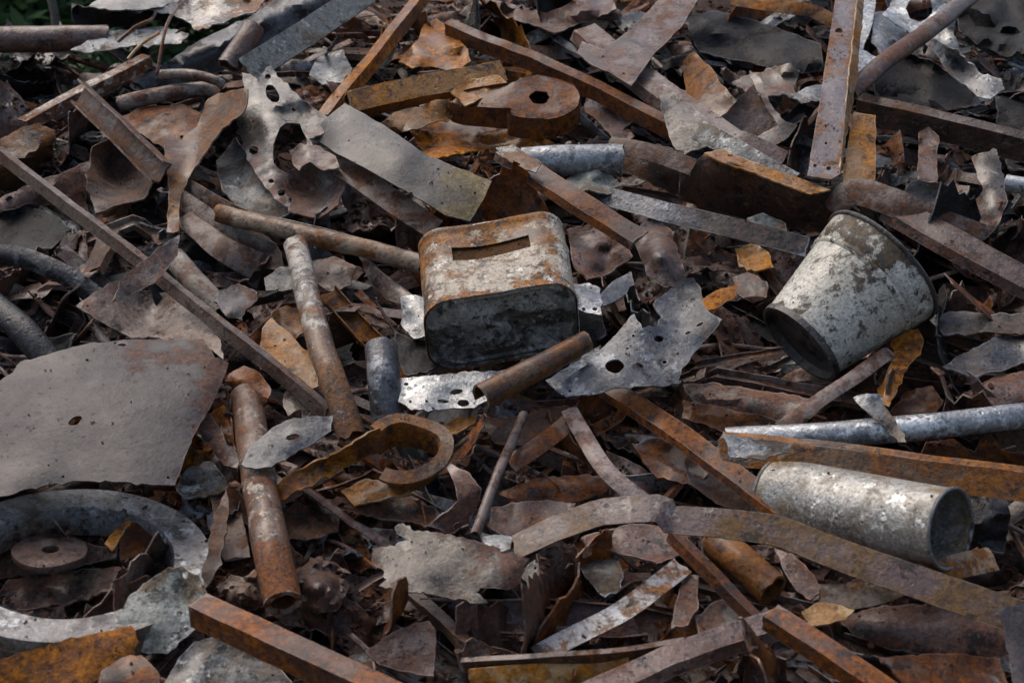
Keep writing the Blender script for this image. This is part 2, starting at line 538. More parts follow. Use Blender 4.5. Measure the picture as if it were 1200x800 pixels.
def p_flat(w, t=.003): return ([(-w/2, -t/2), (w/2, -t/2), (w/2, t/2), (-w/2, t/2)], None)
def p_bend(w, t, c):
    """a flat bar cupped across its width"""
    c *= .4
    xs = np.linspace(-w/2, w/2, 7)
    up = [(x, c * (1 - (2*x/w)**2) + t) for x in xs]; lo = [(x, c * (1 - (2*x/w)**2)) for x in xs]
    return (lo + up[::-1], None)
def p_L(a, b, t=.004): return ([(0, 0), (a, 0), (a, t), (t, t), (t, b), (0, b)], None)
def p_V(a, b, t=.004, ang=45):
    """angle section with its ridge towards +b; flanges a (left) and b (right) fall away"""
    s, c = math.sin(R(ang)), math.cos(R(ang))
    return ([(0, 0), (-a*c, -a*s), (-a*c + t*s, -a*s - t*c), (0, -t/ c), (b*c - t*s, -b*s - t*c), (b*c, -b*s)][::-1], None)
def p_U(w, hgt, t=.003): return ([(-w/2, -hgt), (-w/2 + t, -hgt), (-w/2 + t, -t), (w/2 - t, -t), (w/2 - t, -hgt), (w/2, -hgt), (w/2, 0), (-w/2, 0)], None)
def p_trough(w, hgt, t=.003): return ([(-w/2, 0), (w/2, 0), (w/2, hgt), (w/2 - t, hgt), (w/2 - t, t), (-w/2 + t, t), (-w/2 + t, hgt), (-w/2, hgt)], None)
def p_box(w, hgt, t=.003):
    o = [(-w/2, -hgt/2), (w/2, -hgt/2), (w/2, hgt/2), (-w/2, hgt/2)]
    i = [(x - math.copysign(t, x), y - math.copysign(t, y)) for x, y in o]
    return (o, i)
def p_pipe(r, t=.003, n=20, sq=1.0):
    o = [(r*math.cos(2*math.pi*k/n), r*sq*math.sin(2*math.pi*k/n)) for k in range(n)]
    i = [((r-t)*math.cos(2*math.pi*k/n), (r-t)*sq*math.sin(2*math.pi*k/n)) for k in range(n)]
    return (o, i)
def p_rod(r, n=8): return ([(r*math.cos(2*math.pi*k/n), r*math.sin(2*math.pi*k/n)) for k in range(n)], None)
def p_split(r, t=.003, gap=70, n=18, turn=90):
    """a tube split open along its length; the slit faces turn degrees"""
    g = gap / 2
    a = [R(turn + g + (360 - gap) * k / n) for k in range(n + 1)]
    return ([(r*math.cos(x), r*math.sin(x)) for x in a] + [((r-t)*math.cos(x), (r-t)*math.sin(x)) for x in a[::-1]], None)

def sweep_mesh(W, prof, up, roll=0.0, twist=0.0, taper=(1, 1), dent=.0024, ds=5.5, tear=.004, res=.012, bow=0, seed=0):
    loop, inner = prof
    w = max(max(p[0] for p in loop) - min(p[0] for p in loop), max(p[1] for p in loop) - min(p[1] for p in loop))
    s = max(.006, w / 7)
    round_ = len(loop) > 15
    L1, C1 = (np.array(loop, float), [.15] * len(loop)) if round_ else subdiv_loop(loop, s)
    loops = [(L1, C1)]
    if inner is not None:
        L2, C2 = (np.array(inner, float), [.15] * len(inner)) if round_ else subdiv_loop(inner, s)
        if len(L2) != len(L1):
            k = len(L1)
            idx = np.linspace(0, len(inner), k, endpoint=False)
            L2 = np.array([np.array(inner[int(i)]) + (np.array(inner[(int(i) + 1) % len(inner)]) - np.array(inner[int(i)])) * (i % 1) for i in idx]); C2 = [.3] * k
        loops.append((L2, C2))
    seglen = np.linalg.norm(np.diff(W, axis=0), axis=1)
    cum = np.r_[0, np.cumsum(seglen)]
    n = max(3, int(cum[-1] / res) + 1)
    q = np.linspace(0, cum[-1], n)
    P = np.c_[[np.interp(q, cum, W[:, i]) for i in range(3)]].T
    Tn = np.gradient(P, axis=0); Tn /= np.linalg.norm(Tn, axis=1)[:, None]
    vs = []; ed = []; tt = []
    for (Lp, Cp) in loops:
        for i in range(n):
            t = Vector(Tn[i]); u = Vector(up); sd = t.cross(u).normalized(); u2 = sd.cross(t).normalized()
            f = i / (n - 1)
            a = R(roll + twist * f)
            ca, sa = math.cos(a), math.sin(a)
            k = taper[0] + (taper[1] - taper[0]) * f
            for j, (x, y) in enumerate(Lp):
                x2, y2 = (x * ca - y * sa) * k, (x * sa + y * ca) * k
                p = Vector(P[i]) + sd * x2 + u2 * y2
                if tear and (i == 0 or i == n - 1):
                    p += t * (noise.noise(Vector((x * 90 + seed, y * 90, i))) * tear)
                vs.append(p)
                ed.append(max(Cp[j], math.exp(-min(f, 1 - f) * cum[-1] / .02)))
                tt.append(f)
    m = len(L1)
    if dent:
        for i, p in enumerate(vs):
            d = noise.noise_vector(p * ds + Vector((seed, 0, seed)))
            d2 = noise.noise_vector(p * ds * 3.3 + Vector((0, seed, 0)))
            vs[i] = p + d * dent + d2 * dent * .55
    fs = []
    for i in range(n - 1):
        for j in range(m):
            a = i * m + j; b = i * m + (j + 1) % m
            fs.append((a, b, b + m, a + m))
    if len(loops) == 2:
        o = n * m
        for i in range(n - 1):
            for j in range(m):
                a = o + i * m + j; b = o + i * m + (j + 1) % m
                fs.append((a, a + m, b + m, b))
        for j in range(m):
            k = (j + 1) % m
            fs.append((j, o + j, o + k, k))
            e = (n - 1) * m
            fs.append((e + j, e + k, o + e + k, o + e + j))
    else:
        fs.append(tuple(range(m))[::-1]); fs.append(tuple(range((n - 1) * m, n * m)))
    return np.array([tuple(v) for v in vs]), fs, ed, tt

def B(name, label, cat, mat, path, prof, roll=0.0, face='cam', smooth=True, rg=None, parent=None, group=None, **kw):
    """a bar, pipe or strip laid along path ((x, y, lift) points)"""
    SEED[0] += 1
    W = np.array([tuple(at(*p)) for p in path])
    mid = W.mean(0)
    up = (CAM - Vector(mid)).normalized() if face == 'cam' else NRM
    if len(W) > 2 and smooth:
        W = catmull(W, 8)
    vs, fs, ed, tt = sweep_mesh(W, prof, up, roll, seed=SEED[0], **kw)
    bias = None
    if rg is not None:
        bias = np.interp(tt, np.linspace(0, 1, len(rg)), rg)
    o = link_mesh(name, vs, fs, M[mat], parent, ed, bias, angle=40)
    if parent is None:
        tag(o, label, cat, group)
    return o

def lathe_mesh(prof, n=48, dent=0, ds=8, seed=0, squash=None):
    """prof: (radius, along) points, closed loop or open; returns verts (axis = local z) and faces"""
    vs = []; fs = []
    m = len(prof)
    for i in range(n):
        a = 2 * math.pi * i / n
        for (r, z) in prof:
            p = Vector((r * math.cos(a), r * math.sin(a), z))
            if dent:
                p += noise.noise_vector(p * ds + Vector((seed, seed, 0))) * dent
            vs.append(p)
    for i in range(n):
        k = (i + 1) % n
        for j in range(m - 1):
            fs.append((i * m + j, k * m + j, k * m + j + 1, i * m + j + 1))
    return vs, fs

def placed(name, vs, fs, mat, mw, parent, edge=None, bias=None, angle=45):
    W = np.array([tuple(mw @ Vector(v)) for v in vs])
    return link_mesh(name, W, fs, M[mat], parent, edge, bias, origin=tuple(mw.translation), angle=angle)

def empty(name, loc, label, cat, group=None):
    o = bpy.data.objects.new(name, None)
    COL.objects.link(o)
    o.location = loc
    o.empty_display_size = .05
    bpy.context.view_layer.update()
    return tag(o, label, cat, group)

def frame_matrix(origin, z, xhint):
    z = Vector(z).normalized()
    x = Vector(xhint); x = (x - z * x.dot(z)).normalized()
    y = z.cross(x)
    m = Matrix((x, y, z)).transposed().to_4x4()
    m.translation = origin
    return m

# ------------------------------------------------------------------ the ground, the mound, what grows behind it
def smooth01(a, b, x):
    t = min(1, max(0, (x - a) / (b - a)))
    return t * t * (3 - 2 * t)

def mound_z(x, y):
    z = 0.44 + math.tan(SLOPE) * y - .045
    yc = .72 + 1.3 * smooth01(-.72, -.2, x)
    s = max(0, y - yc)
    z -= .75 * s + .9 * s * s if s < .5 else .75 * .5 + .225 + 1.65 * (s - .5)
    e = max(0, abs(x) - 1.75)
    z -= .35 * e + .3 * e * e
    z += .05 * noise.fractal(Vector((x * 3, y * 3, 1)), .8, 2, 4) * min(1, max(0, z * 4))
    z += .02 * noise.fractal(Vector((x * 14, y * 14, 5)), .8, 2, 3) * min(1, max(0, z * 4))
    return z

def build_ground():
    n = 24
    xs = [math.copysign(abs(t) ** 3 * 150, t) for t in np.linspace(-1, 1, 2 * n + 1)]
    vs = [(x, y, 0.0) for y in xs for x in xs]
    k = len(xs)
    fs = [(j * k + i, j * k + i + 1, (j + 1) * k + i + 1, (j + 1) * k + i) for j in range(k - 1) for i in range(k - 1)]
    g = link_mesh("ground", vs, fs, M['earth'], origin=(0, 0, 0))
    g["kind"] = "structure"
    xs = np.arange(-3.4, 3.41, .035); ys = np.arange(-1.45, 3.3, .035)
    vs = [(x, y, max(-.03, mound_z(x, y))) for y in ys for x in xs]
    k = len(xs)
    fs = []
    for j in range(len(ys) - 1):
        for i in range(k - 1):
            q = (j * k + i, j * k + i + 1, (j + 1) * k + i + 1, (j + 1) * k + i)
            if any(vs[a][2] > -.029 for a in q):
                fs.append(q)
    m_ = link_mesh("mound", vs, fs, M['soil'], origin=(0, 0, 0))
    m_["kind"] = "structure"
build_ground()

def build_tree(name, label, cat, x, y, height, spread, trunk_r, n, z0=.2, seed=1, group=None, leaf=.06, low=.25):
    rs = random.Random(seed)
    root = empty(name, (x, y, 0), label, cat, group)
    vs = []; fs = []
    def tube(a, b, r0, r1):
        a = Vector(a); b = Vector(b); t = (b - a).normalized()
        s = t.orthogonal().normalized(); u = t.cross(s)
        o = len(vs)
        for (p, r) in ((a, r0), (b, r1)):
            for k in range(7):
                q = 2 * math.pi * k / 7
                vs.append(tuple(p + s * math.cos(q) * r + u * math.sin(q) * r))
        for k in range(7):
            fs.append((o + k, o + (k + 1) % 7, o + 7 + (k + 1) % 7, o + 7 + k))
    p = Vector((x, y, -.05)); tips = []
    segs = 6
    for i in range(segs):
        q = p + Vector((rs.uniform(-.05, .05), rs.uniform(-.05, .05), height * .9 / segs))
        tube(p, q, trunk_r * (1 - i / segs * .8), trunk_r * (1 - (i + 1) / segs * .8))
        if i / segs >= low * .6:
            for b in range(4):
                a = rs.uniform(0, 6.28); l = spread * rs.uniform(.5, 1)
                e = q + Vector((math.cos(a) * l, math.sin(a) * l, rs.uniform(.0, .5) * l))
                tube(q, e, trunk_r * .35, trunk_r * .1)
                for f in (.45, .7, 1): tips.append(q.lerp(e, f))
        p = q
    tips.append(p)
    link_mesh("trunk", vs, fs, M['bark'], root)
    vs = []; fs = []
    for i in range(n):
        c = rs.choice(tips) + Vector((rs.gauss(0, 1), rs.gauss(0, 1), rs.gauss(0, .8))) * spread * .16
        a = Vector((rs.gauss(0, 1), rs.gauss(0, 1), rs.gauss(0, .6))).normalized()
        b = a.orthogonal().normalized()
        b = (b * math.cos(i) + a.cross(b) * math.sin(i))
        l = leaf * rs.uniform(.6, 1.3)
        o = len(vs)
        vs += [tuple(c - a * l), tuple(c + b * l * .42 + a.cross(b) * l * .1), tuple(c + a * l), tuple(c - b * l * .42)]
        fs.append((o, o + 1, o + 2)); fs.append((o, o + 2, o + 3))
    link_mesh("crown", vs, fs, M['leaf'], root, smooth=False)
G = "trees growing behind the heap"
build_tree("tree", "dark green leafy tree behind the heap, nearest to the pipe at top left", "tree", -2.75, 5.2, 3.2, .95, .07, 7000, seed=3, group=G)
build_tree("tree", "dark green tree further left behind the heap, cut off by the frame edge", "tree", -4.2, 6.0, 3.6, 1.2, .09, 7000, seed=5, group=G)
build_tree("tree", "dark green tree behind the heap right of the pale sapling", "tree", -1.5, 7.0, 3.4, 1.2, .08, 7000, seed=8, group=G)
build_tree("shrub", "low dark green shrub behind the heap at the left edge of the picture", "shrub", -2.45, 4.0, .95, .60, .03, 7000, seed=9, leaf=.05, low=.0)
build_tree("shrub", "low dark green shrub filling the gap behind the pale sapling", "shrub", -1.95, 4.5, 1.05, .65, .03, 7000, seed=10, leaf=.05, low=.0)
build_tree("shrub", "small bright green shrub close behind the left end of the heap", "shrub", -1.75, 2.9, .50, .38, .02, 3500, seed=14, leaf=.035, low=.0)
build_tree("shrub", "dark green shrub behind the black torn sheet at top left", "shrub", -1.35, 4.9, 1.0, .65, .03, 6000, seed=15, leaf=.05, low=.0)
build_tree("sapling", "pale bare grey sapling trunk standing behind the heap", "tree", -1.50, 2.75, 2.4, .45, .020, 260, seed=12, leaf=.05, low=1.2)

# ------------------------------------------------------------------ the large vessels
def build_tin():
    ctr = at(589, 382, .150)                      # middle of the sooty base panel
    W_, H_ = .203, .120
    root = empty("tin_canister", at(590, 371, .06), "battered square tin canister lying on its side, rusty slot on top, grey sooty base", "tin can")
    ax = Vector((0, math.cos(SLOPE), math.sin(SLOPE)))
    ax = Matrix.Rotation(R(3), 4, 'X') @ ax
    up = ax.cross(Vector((-1, 0, 0))) * 1
    up = Vector((1, 0, 0)).cross(ax)
    rot = Matrix.Rotation(R(5), 4, up) @ Matrix.Rotation(R(-4), 4, ax)
    ax = rot @ ax; xr = rot @ Vector((1, 0, 0)); up = xr.cross(ax)
    def rr(k, wx=W_, hz=H_, r=.036, n=7):
        pts = []
        for cx, cz, a0 in ((1, 1, 0), (-1, 1, 90), (-1, -1, 180), (1, -1, 270)):
            for q in range(n + 1):
                a = R(a0 + 90 * q / n)
                pts.append((cx * (wx/2 - r) + r * math.cos(a), cz * (hz/2 - r) + r * math.sin(a)))
        out = []                                    # subdivide the flats too
        m = len(pts)
        for i in range(m):
            a, b = np.array(pts[i]), np.array(pts[(i + 1) % m])
            kk = max(1, int(np.linalg.norm(b - a) / .008))
            for q in range(kk): out.append(tuple((a + (b - a) * q / kk) * k))
        return out
    def P(x, d, z, dent=.0016):
        p = ctr + xr * x + ax * d + up * z
        v = noise.noise_vector(p * 14) * dent + noise.noise_vector(p * 40) * dent * .35
        return tuple(p + v)
    # body: rings along the depth, with a base lip, two pressed beads and a rolled far edge
    rings = [(-.003, 1.000), (-.003, 1.012), (.004, 1.012), (.006, 1.0)]
    rings += [(d, 1.0) for d in np.arange(.014, .094, .008)]
    rings += [(.096, 1.0), (.099, 1.014), (.103, 1.014), (.106, 1.0)]
    rings += [(d, 1.0 ) for d in np.arange(.114, .146, .008)] + [(.148, 1.0), (.150, 1.015), (.157, 1.015), (.159, .99), (.159, .94)]
    vs = []; fs = []; ed = []
    base = rr(1.0); m = len(base)
    for (d, k) in rings:
        for (x, z) in base:
            sag = -.010 * math.exp(-((x + .01) / .06) ** 2) * math.exp(-((d - .10) / .05) ** 2) if z > 0 else 0
            # the near lip bows up in the middle, the mouth is pushed in
            if z > 0 and abs(x) < .082 and .09 < d < .11: k = 1.0
            vs.append(P(x * (1 + (k - 1)) , d + .006 * math.sin(x * 18), z * (1 + (k - 1) * 1.6) + sag))
            ed.append(.9 if k > 1.005 else math.exp(-min(abs(d), abs(d - .1), abs(d - .155)) / .006))
    bias = []
    for i in range(len(rings) - 1):
        for j in range(m):
            a = i * m + j; b = i * m + (j + 1) % m
            d0, d1 = rings[i][0], rings[i + 1][0]
            if d0 > .080 and d1 < .116 and base[j][1] > H_/2 - .0005 and base[(j+1) % m][1] > H_/2 - .0005 and all(-.064 < q < .054 for q in (base[j][0], base[(j+1) % m][0])):
                continue                           # the open slot
            fs.append((a, b, b + m, a + m))
    for (d, k) in rings:
        for (x, z) in base:
            b_ = .03 if d > .100 else -.03
            if z > 0 and abs(x) < .08 and d > .1: b_ += .06
            if x > .085: b_ -= .10
            if x < -.085: b_ += .05
            bias.append(b_)
    W = np.array(vs)
    link_mesh("shell", W, fs, M['tin_paint'], root, ed, bias, angle=40)
    # base panel, slightly sunk, with a stamped oval ridge
    def panel(name, d0, mat, inv):
        vs = []; fs = []
        ks = (.985, .97, .95, .88, .86, .82, .6, .4, .2, .001)
        for i, k in enumerate(ks):
            dd = d0 + (0 if i < 1 else .004 if i < 3 else .001 if i < 5 else .006)
            for (x, z) in base:
                vs.append(P(x * k, dd + (.004 * math.sin(x * 30 + z * 25) if i > 5 else 0) + .006 * math.sin(x * 18), z * k, .0022))
        for i in range(len(ks) - 1):
            for j in range(m):
                a = i * m + j; b = i * m + (j + 1) % m
                fs.append((a, b, b + m, a + m) if inv else (a, a + m, b + m, b))
        link_mesh(name, np.array(vs), fs, M[mat], root, None, [(.16 * (.5 - (j % m) / m) if False else (-.10 if base[j % m][1] * ks[j // m] > .012 else .05)) for j in range(len(vs))], angle=50)
    panel("base_panel", -.001, 'tin_soot', False)
    panel("far_panel", .154, 'tin_paint', True)
    # the slot: a sunken dark rusty strip let into the top, with its own rim
    def strip(name, x0, x1, d0, d1, zoff, mat, t):
        vs = []; fs = []
        xs = np.linspace(x0, x1, 17); ds = np.linspace(d0, d1, 6)
        for layer in (0, 1):
            for d in ds:
                for x in xs:
                    e = min(abs(x - x0), abs(x - x1))
                    rdx = max(0, .010 - e) / .010
                    dm = (d0 + d1) / 2
                    dd = dm + (d - dm) * (1 - .15 * rdx ** 2)
                    sag = -.010 * math.exp(-((x + .01) / .06) ** 2) * math.exp(-((dd - .10) / .05) ** 2)
                    vs.append(P(x, dd + .006 * math.sin(x * 18), H_/2 + sag + zoff - layer * t))
        a_, b_ = len(xs), len(ds)
        for j in range(b_ - 1):
            for i in range(a_ - 1):
                q = (j*a_ + i, j*a_ + i + 1, (j+1)*a_ + i + 1, (j+1)*a_ + i)
                fs.append(q); fs.append(tuple(v + a_*b_ for v in q[::-1]))
        ring_ = [i for i in range(a_)] + [j*a_ + a_ - 1 for j in range(1, b_)] + [(b_-1)*a_ + i for i in range(a_ - 2, -1, -1)] + [j*a_ for j in range(b_ - 2, 0, -1)]
        for i in range(len(ring_)):
            u, v = ring_[i], ring_[(i + 1) % len(ring_)]
            fs.append((v, u, u + a_*b_, v + a_*b_))
        return link_mesh(name, np.array(vs), fs, M[mat], root, None, None)
    s = strip("slot_plate", -.072, .062, .0780, .1220, -.0034, 'slot_dark', .004)
    s["label"] = "dark rusty plate sunk in the slot across the top of the tin"
    return root
build_tin()

def build_bucket():
    a = at(938, 400, .112); b = at(1034, 311, .150)
    z = (b - a)
    # lean the axis away from the viewer as the narrow view of the base shows
    d = ray(990, 350)
    lat = (z - d * z.dot(d)).normalized()
    axis = (lat * math.sin(R(69)) + d * math.cos(R(69))).normalized()
    mw = frame_matrix(a, axis, (0, 0, 1))
    k = mpp(990, 350, .11)
    r0, r1, Lh = 52 * k, 76 * k, 122 * k / math.sin(R(69))
    root = empty("bucket", at(985, 430, .05), "small white tapered bucket lying on its side, paint flaked off to black patches", "bucket")
    def rad(z_): return r0 + (r1 - r0) * z_ / Lh
    zs = list(np.linspace(.0, Lh * .66, 15)); prof = [(rad(q), q) for q in zs]
    q = Lh * .70
    prof += [(rad(q), q), (rad(q) + .0035, q + .002), (rad(q) + .0045, q + .005), (rad(q) + .0035, q + .008), (rad(q) + .001, q + .010)]
    prof += [(rad(x) + .003, x) for x in np.linspace(Lh * .80, Lh, 7)]
    t = .0018
    prof2 = prof + [(p[0] - t, p[1]) for p in prof[::-1]]
    vs, fs = lathe_mesh(prof2, 72, .0028, 7, 2)
    BK = R(200)
    bias = []
    for v in vs:
        bb = 0
        a_ = math.atan2(v[1], v[0])
        if v[2] > Lh * .73: bb = -.02 + .12 * smooth01(-.2, -1.0, math.cos(a_ - BK))
        bias.append(bb + .18 * noise.noise(Vector(v) * 11 + Vector((4, 1, 7))))
    ed = [math.exp(-min(v[2], abs(Lh - v[2])) / .008) for v in vs]
    placed("shell", vs, fs, 'bucket_paint', mw, root, ed, bias)
    # rolled rim
    rr = rad(Lh) + .003
    prof = [(rr + .0035 * math.cos(x), Lh + .0035 * math.sin(x)) for x in np.linspace(0, 2*math.pi, 9)]
    vs, fs = lathe_mesh(prof, 72, .0028, 7, 2)
    placed("rim", vs, fs, 'bucket_dark', mw, root)
    # base, sunk inside a chime
    prof = [(r0 + .0025, .004), (r0 + .0025, -.005), (r0 - .002, -.005), (r0 - .004, .006), (r0 - .012, .008), (r0 * .62, .0095), (r0 * .58, .0075), (r0 * .3, .0085), (.0005, .009)]
    vs, fs = lathe_mesh(prof, 64, .0028, 7, 2)
    placed("base", vs, fs, 'bucket_dark', mw, root)
build_bucket()

def build_drum():
    a = at(912, 583, .075); 
    d = ray(1000, 600)
    k = mpp(1000, 600, .075)
    th = R(57)
    lat3 = at(1100, 617, .075) - at(912, 583, .075)
    lat = (lat3 - d * lat3.dot(d)).normalized()
    axis = (lat * math.sin(th) - d * math.cos(th)).normalized()
    Ld = 190 * k / math.sin(th)
    mw = frame_matrix(a, axis, (0, 0, 1))
    r0, r1 = 46.5 * k, 44 * k
    root = empty("cylinder_can", at(1000, 650, .03), "pale grey galvanised cylinder lying open towards the right under a rusty angle bar", "can")
    prof = [(r0 + (r1 - r0) * q, q * Ld) for q in np.linspace(0, 1, 22)]
    t = .002
    p2 = prof + [(p[0] - t, p[1]) for p in prof[::-1]]
    vs, fs = lathe_mesh(p2, 64, .0012, 8, 4)
    ed = [math.exp(-abs(Ld - v[2]) / .006) for v in vs]
    bias = [.08 * noise.noise(Vector(v) * 8) + .08 * max(0, v[2] / Ld - .6) for v in vs]
    placed("shell", vs, fs, 'drum_galv', mw, root, ed, bias)
    prof = [(r1 + .0024 * math.cos(x), Ld + .0024 * math.sin(x)) for x in np.linspace(0, 2*math.pi, 9)]
    vs, fs = lathe_mesh(prof, 64, .0012, 8, 4)
    placed("rim", vs, fs, 'galv_dull', mw, root)
    prof = [(r0 + .001, .0), (r0 + .001, -.004), (r0 - .006, -.004), (r0 - .008, .004), (.0005, .005)]
    vs, fs = lathe_mesh(prof, 64, .0012, 8, 4)
    placed("base", vs, fs, 'galv_dull', mw, root)
build_drum()

def ellipse_frame(cx, cy, h, rx, ry, tiltx=0.0):
    """a round thing seen as an ellipse rx by ry (pixels): returns centre, radius and axis"""
    c = at(cx, cy, h)
    d = ray(cx, cy)
    el = math.asin(min(1, ry / rx))               # angle between line of sight and its plane
    up_img = (CU - d * CU.dot(d)).normalized()
    axis = (up_img * math.cos(el) - d * math.sin(el)).normalized()
    return c, rx * mpp(cx, cy, h), axis

def build_ring():
    c, r, axis = ellipse_frame(86, 655, .105, 158, 88)
    root_label = "large thick iron ring, pale grey and pitted, lying half under the big flat sheet"
    ri = r * .735; th = .040
    prof = [(ri, 0), (ri, -th)] + [(ri + (r - ri) * q, -th) for q in (.25, .5, .75, 1)] + [(r, -th * .5), (r, 0)] + [(ri + (r - ri) * q, 0) for q in (.85, .5, .15, 0)]
    mw = frame_matrix(c, axis, (1, 0, 0))
    vs, fs = lathe_mesh(prof, 110, .0013, 16, 6)
    ed = [.5 * math.exp(-min(abs(Vector((v[0], v[1])).length - ri), abs(Vector((v[0], v[1])).length - r)) / .006) for v in vs]
    bias = [(.08 if v[2] < -.004 else -.04) + .12 * noise.noise(Vector(v) * 5 + Vector((3, 1, 2))) for v in vs]
    W = np.array([tuple(mw @ Vector(v)) for v in vs])
    o = link_mesh("ring", W, fs, M['ring_iron'], None, ed, bias, origin=tuple(c), angle=28)
    tag(o, root_label, "ring")
    c, r, axis = ellipse_frame(59, 644, .085, 43, 19.5)
    mw = frame_matrix(c, axis, (1, 0, 0))
    prof = [(r*.22, 0), (r*.22, -.009), (r*.97, -.009), (r*1.0, -.004), (r*.98, 0), (r*.6, .001), (r*.22, 0)]
    vs, fs = lathe_mesh(prof, 44, .0022, 30, 3)
    W = np.array([tuple(mw @ Vector(v)) for v in vs])
    o = link_mesh("washer", W, fs, M['rust_purple'], None, None, None, origin=tuple(c), angle=40)
    tag(o, "round pitted washer with a small centre hole lying inside the large ring", "washer")
build_ring()

def build_cap():
    """a deep rusty pressed cap, round with a long tail, open below, with a round hole"""
    root = empty("pressed_cap", at(620, 140, .05), "rusty pressed steel cap with a round hole in its disc and a long bent tail", "metal cap")
    out = [(527, 118), (545, 106), (575, 101), (598, 97), (616, 90), (640, 87), (662, 92), (675, 103), (679, 116), (672, 129), (655, 137), (632, 140), (608, 139), (594, 134), (598, 129), (580, 128), (558, 126), (540, 124)]
    o3 = [(x, y, .150 - (y - 87) * .0004 - max(0, 590 - x) * .0002) for x, y in out]
    V2, H, T, D = sheet_mesh(o3, holes=[(632, 114, 12, 8)], step=6, jag=.8, crumple=.002, smooth=True, seed=77)
    W = at_np(V2, H)
    vs, fs = solid_sheet(W, T, .003)
    e = np.exp(-D / .012)
    link_mesh("disc", vs, fs, M['rust_brown'], root, np.r_[e, e] * .6)
    # skirt
    loop = catmull([np.array(p) for p in o3], 5, True)
    ax = (ellipse_frame(632, 114, .15, 47, 25)[2]) * -1
    vs = []; fs = []; m = len(loop)
    hs = (-.001, .012, .024, .037)
    for layer in (0, 1):
        for hh in hs:
            for p in loop:
                q = at(p[0], p[1], p[2])
                c_ = at(600, 114, .15)
                dirn = (q - c_).normalized()
                q = q + ax * hh + dirn * (.001 + hh * .03 - layer * .003)
                q += noise.noise_vector(q * 18) * .0025
                vs.append(tuple(q))
    k = len(hs)
    for i in range(k - 1):
        for j in range(m):
            a = i * m + j; b = i * m + (j + 1) % m
            fs.append((a, b, b + m, a + m))
            o = k * m
            fs.append((o + a, o + a + m, o + b + m, o + b))
    for j in range(m):
        a = (k - 1) * m + j; b = (k - 1) * m + (j + 1) % m
        fs.append((a, b, b + k*m, a + k*m))
    link_mesh("skirt", np.array(vs), fs, M['rust_brown'], root, None, None)
build_cap()

# ------------------------------------------------------------------ pieces one can point to, top of the heap first
# --- top left
B("pipe", "dark brown pipe jutting out level from the top left edge of the heap", "pipe", 'rust_purple', [(-40, 47, .13), (40, 46, .13), (128, 44, .12)], p_pipe(.024, .004), tear=.008, rg=(0, 0, -.05))
S("curled_sheet", "pale whitish curled sheet beside the end of the top left pipe", "metal sheet", 'white_sheet', [(82, 58), (128, 36), (195, 32), (222, 40), (212, 52), (160, 53), (105, 62)], h=.13, bend=((90, 48), (215, 42), -5), crumple=.006)
S("torn_sheet", "black torn sheet with a drooping lip under the bluish plate at top left", "metal sheet", 'black', [(84, 4), (105, 8), (140, 10), (210, 12), (240, 18), (205, 30), (180, 24), (140, 33), (92, 37), (86, 22)], h=.13, folds=[((86, 10), (240, 16), -1.2)], crumple=.008)
S("torn_sheet", "bluish grey smooth plate topmost at the top left of the heap", "metal sheet", 'slate', [(104, 8), (125, -8), (200, -14), (215, 2), (172, 11), (135, 12)], h=.16, crumple=.003)
S("curled_sheet", "pale sheet with brown rust patches curling up right of the top left plate", "metal sheet", 'white_peel', [(172, 10), (214, 2), (258, -8), (318, -10), (300, 12), (255, 28), (232, 36), (214, 22)], h=.15, bend=((180, 20), (300, 0), 5), crumple=.008, rg=((190, 10, -.15), (300, 5, .05)))
B("angle_bar", "rust brown angle bar with scraped white patches below the top left pipe", "angle bar", 'rust_white', [(30, 143, .10), (100, 105, .11), (176, 66, .12)], p_V(.024, .020, .004), roll=20, rg=(.0, -.12, .0), smooth=False)
B("wire", "thin bent rusty wire arching over the pale sheet at top left", "wire", 'rust_brown', [(184, 86, .12), (190, 50, .16), (198, 22, .18), (215, 2, .17), (226, -10, .15)], p_rod(.003, 6), res=.02)
B("wire", "thin brown wire forked low across the pale curled sheet", "wire", 'rust_brown', [(138, 48, .14), (160, 30, .155), (176, 24, .15), (182, 14, .13)], p_rod(.0035, 6), res=.02)
B("wire", "short thin wire ending on the white scraped angle bar", "wire", 'rust_ochre', [(150, 70, .14), (164, 54, .15), (186, 40, .14)], p_rod(.0028, 6), res=.02)
S("torn_sheet", "long dark slate sheet sloping down to the left between pale sheets at top left", "metal sheet", 'slate', [(158, 96), (190, 76), (235, 46), (290, 22), (330, -4), (375, -8), (392, 8), (345, 38), (312, 56), (282, 66), (262, 82), (215, 98), (176, 104)], h=.085, folds=[((160, 96), (300, 30), -.9)], crumple=.007, rg=((160, 90, -.1), (380, 0, 0)))
B("pipe", "short brownish pink pipe stub pointing up at top left", "pipe", 'rust_purple', [(268, 78, .12), (284, 55, .14), (297, 33, .155)], p_pipe(.021, .003), tear=.006)
B("channel_bar", "pale grey green channel bar rising to the right at the top", "channel bar", 'pale_green', [(290, 82, .12), (350, 44, .13), (430, -10, .13)], p_U(.048, .016), roll=8, smooth=False)
B("rod", "thin bent tan rod lying level above the dark red channel", "rod", 'taupe', [(188, 88, .11), (222, 87, .12), (252, 94, .12), (262, 100, .11)], p_pipe(.009, .002, 12))
B("pipe", "dull grey pipe lying level behind the dark red flat bar", "pipe", 'taupe', [(138, 122, .085), (180, 112, .09), (245, 104, .09), (262, 110, .085)], p_pipe(.014, .002, 14), tear=.006)
B("channel_bar", "dark red brown channel bar slanting down to the rusty forked piece", "channel bar", 'rust_dark', [(97, 110, .13), (140, 152, .135), (194, 205, .125)], p_trough(.040, .016), roll=-20, smooth=False, tear=.01)
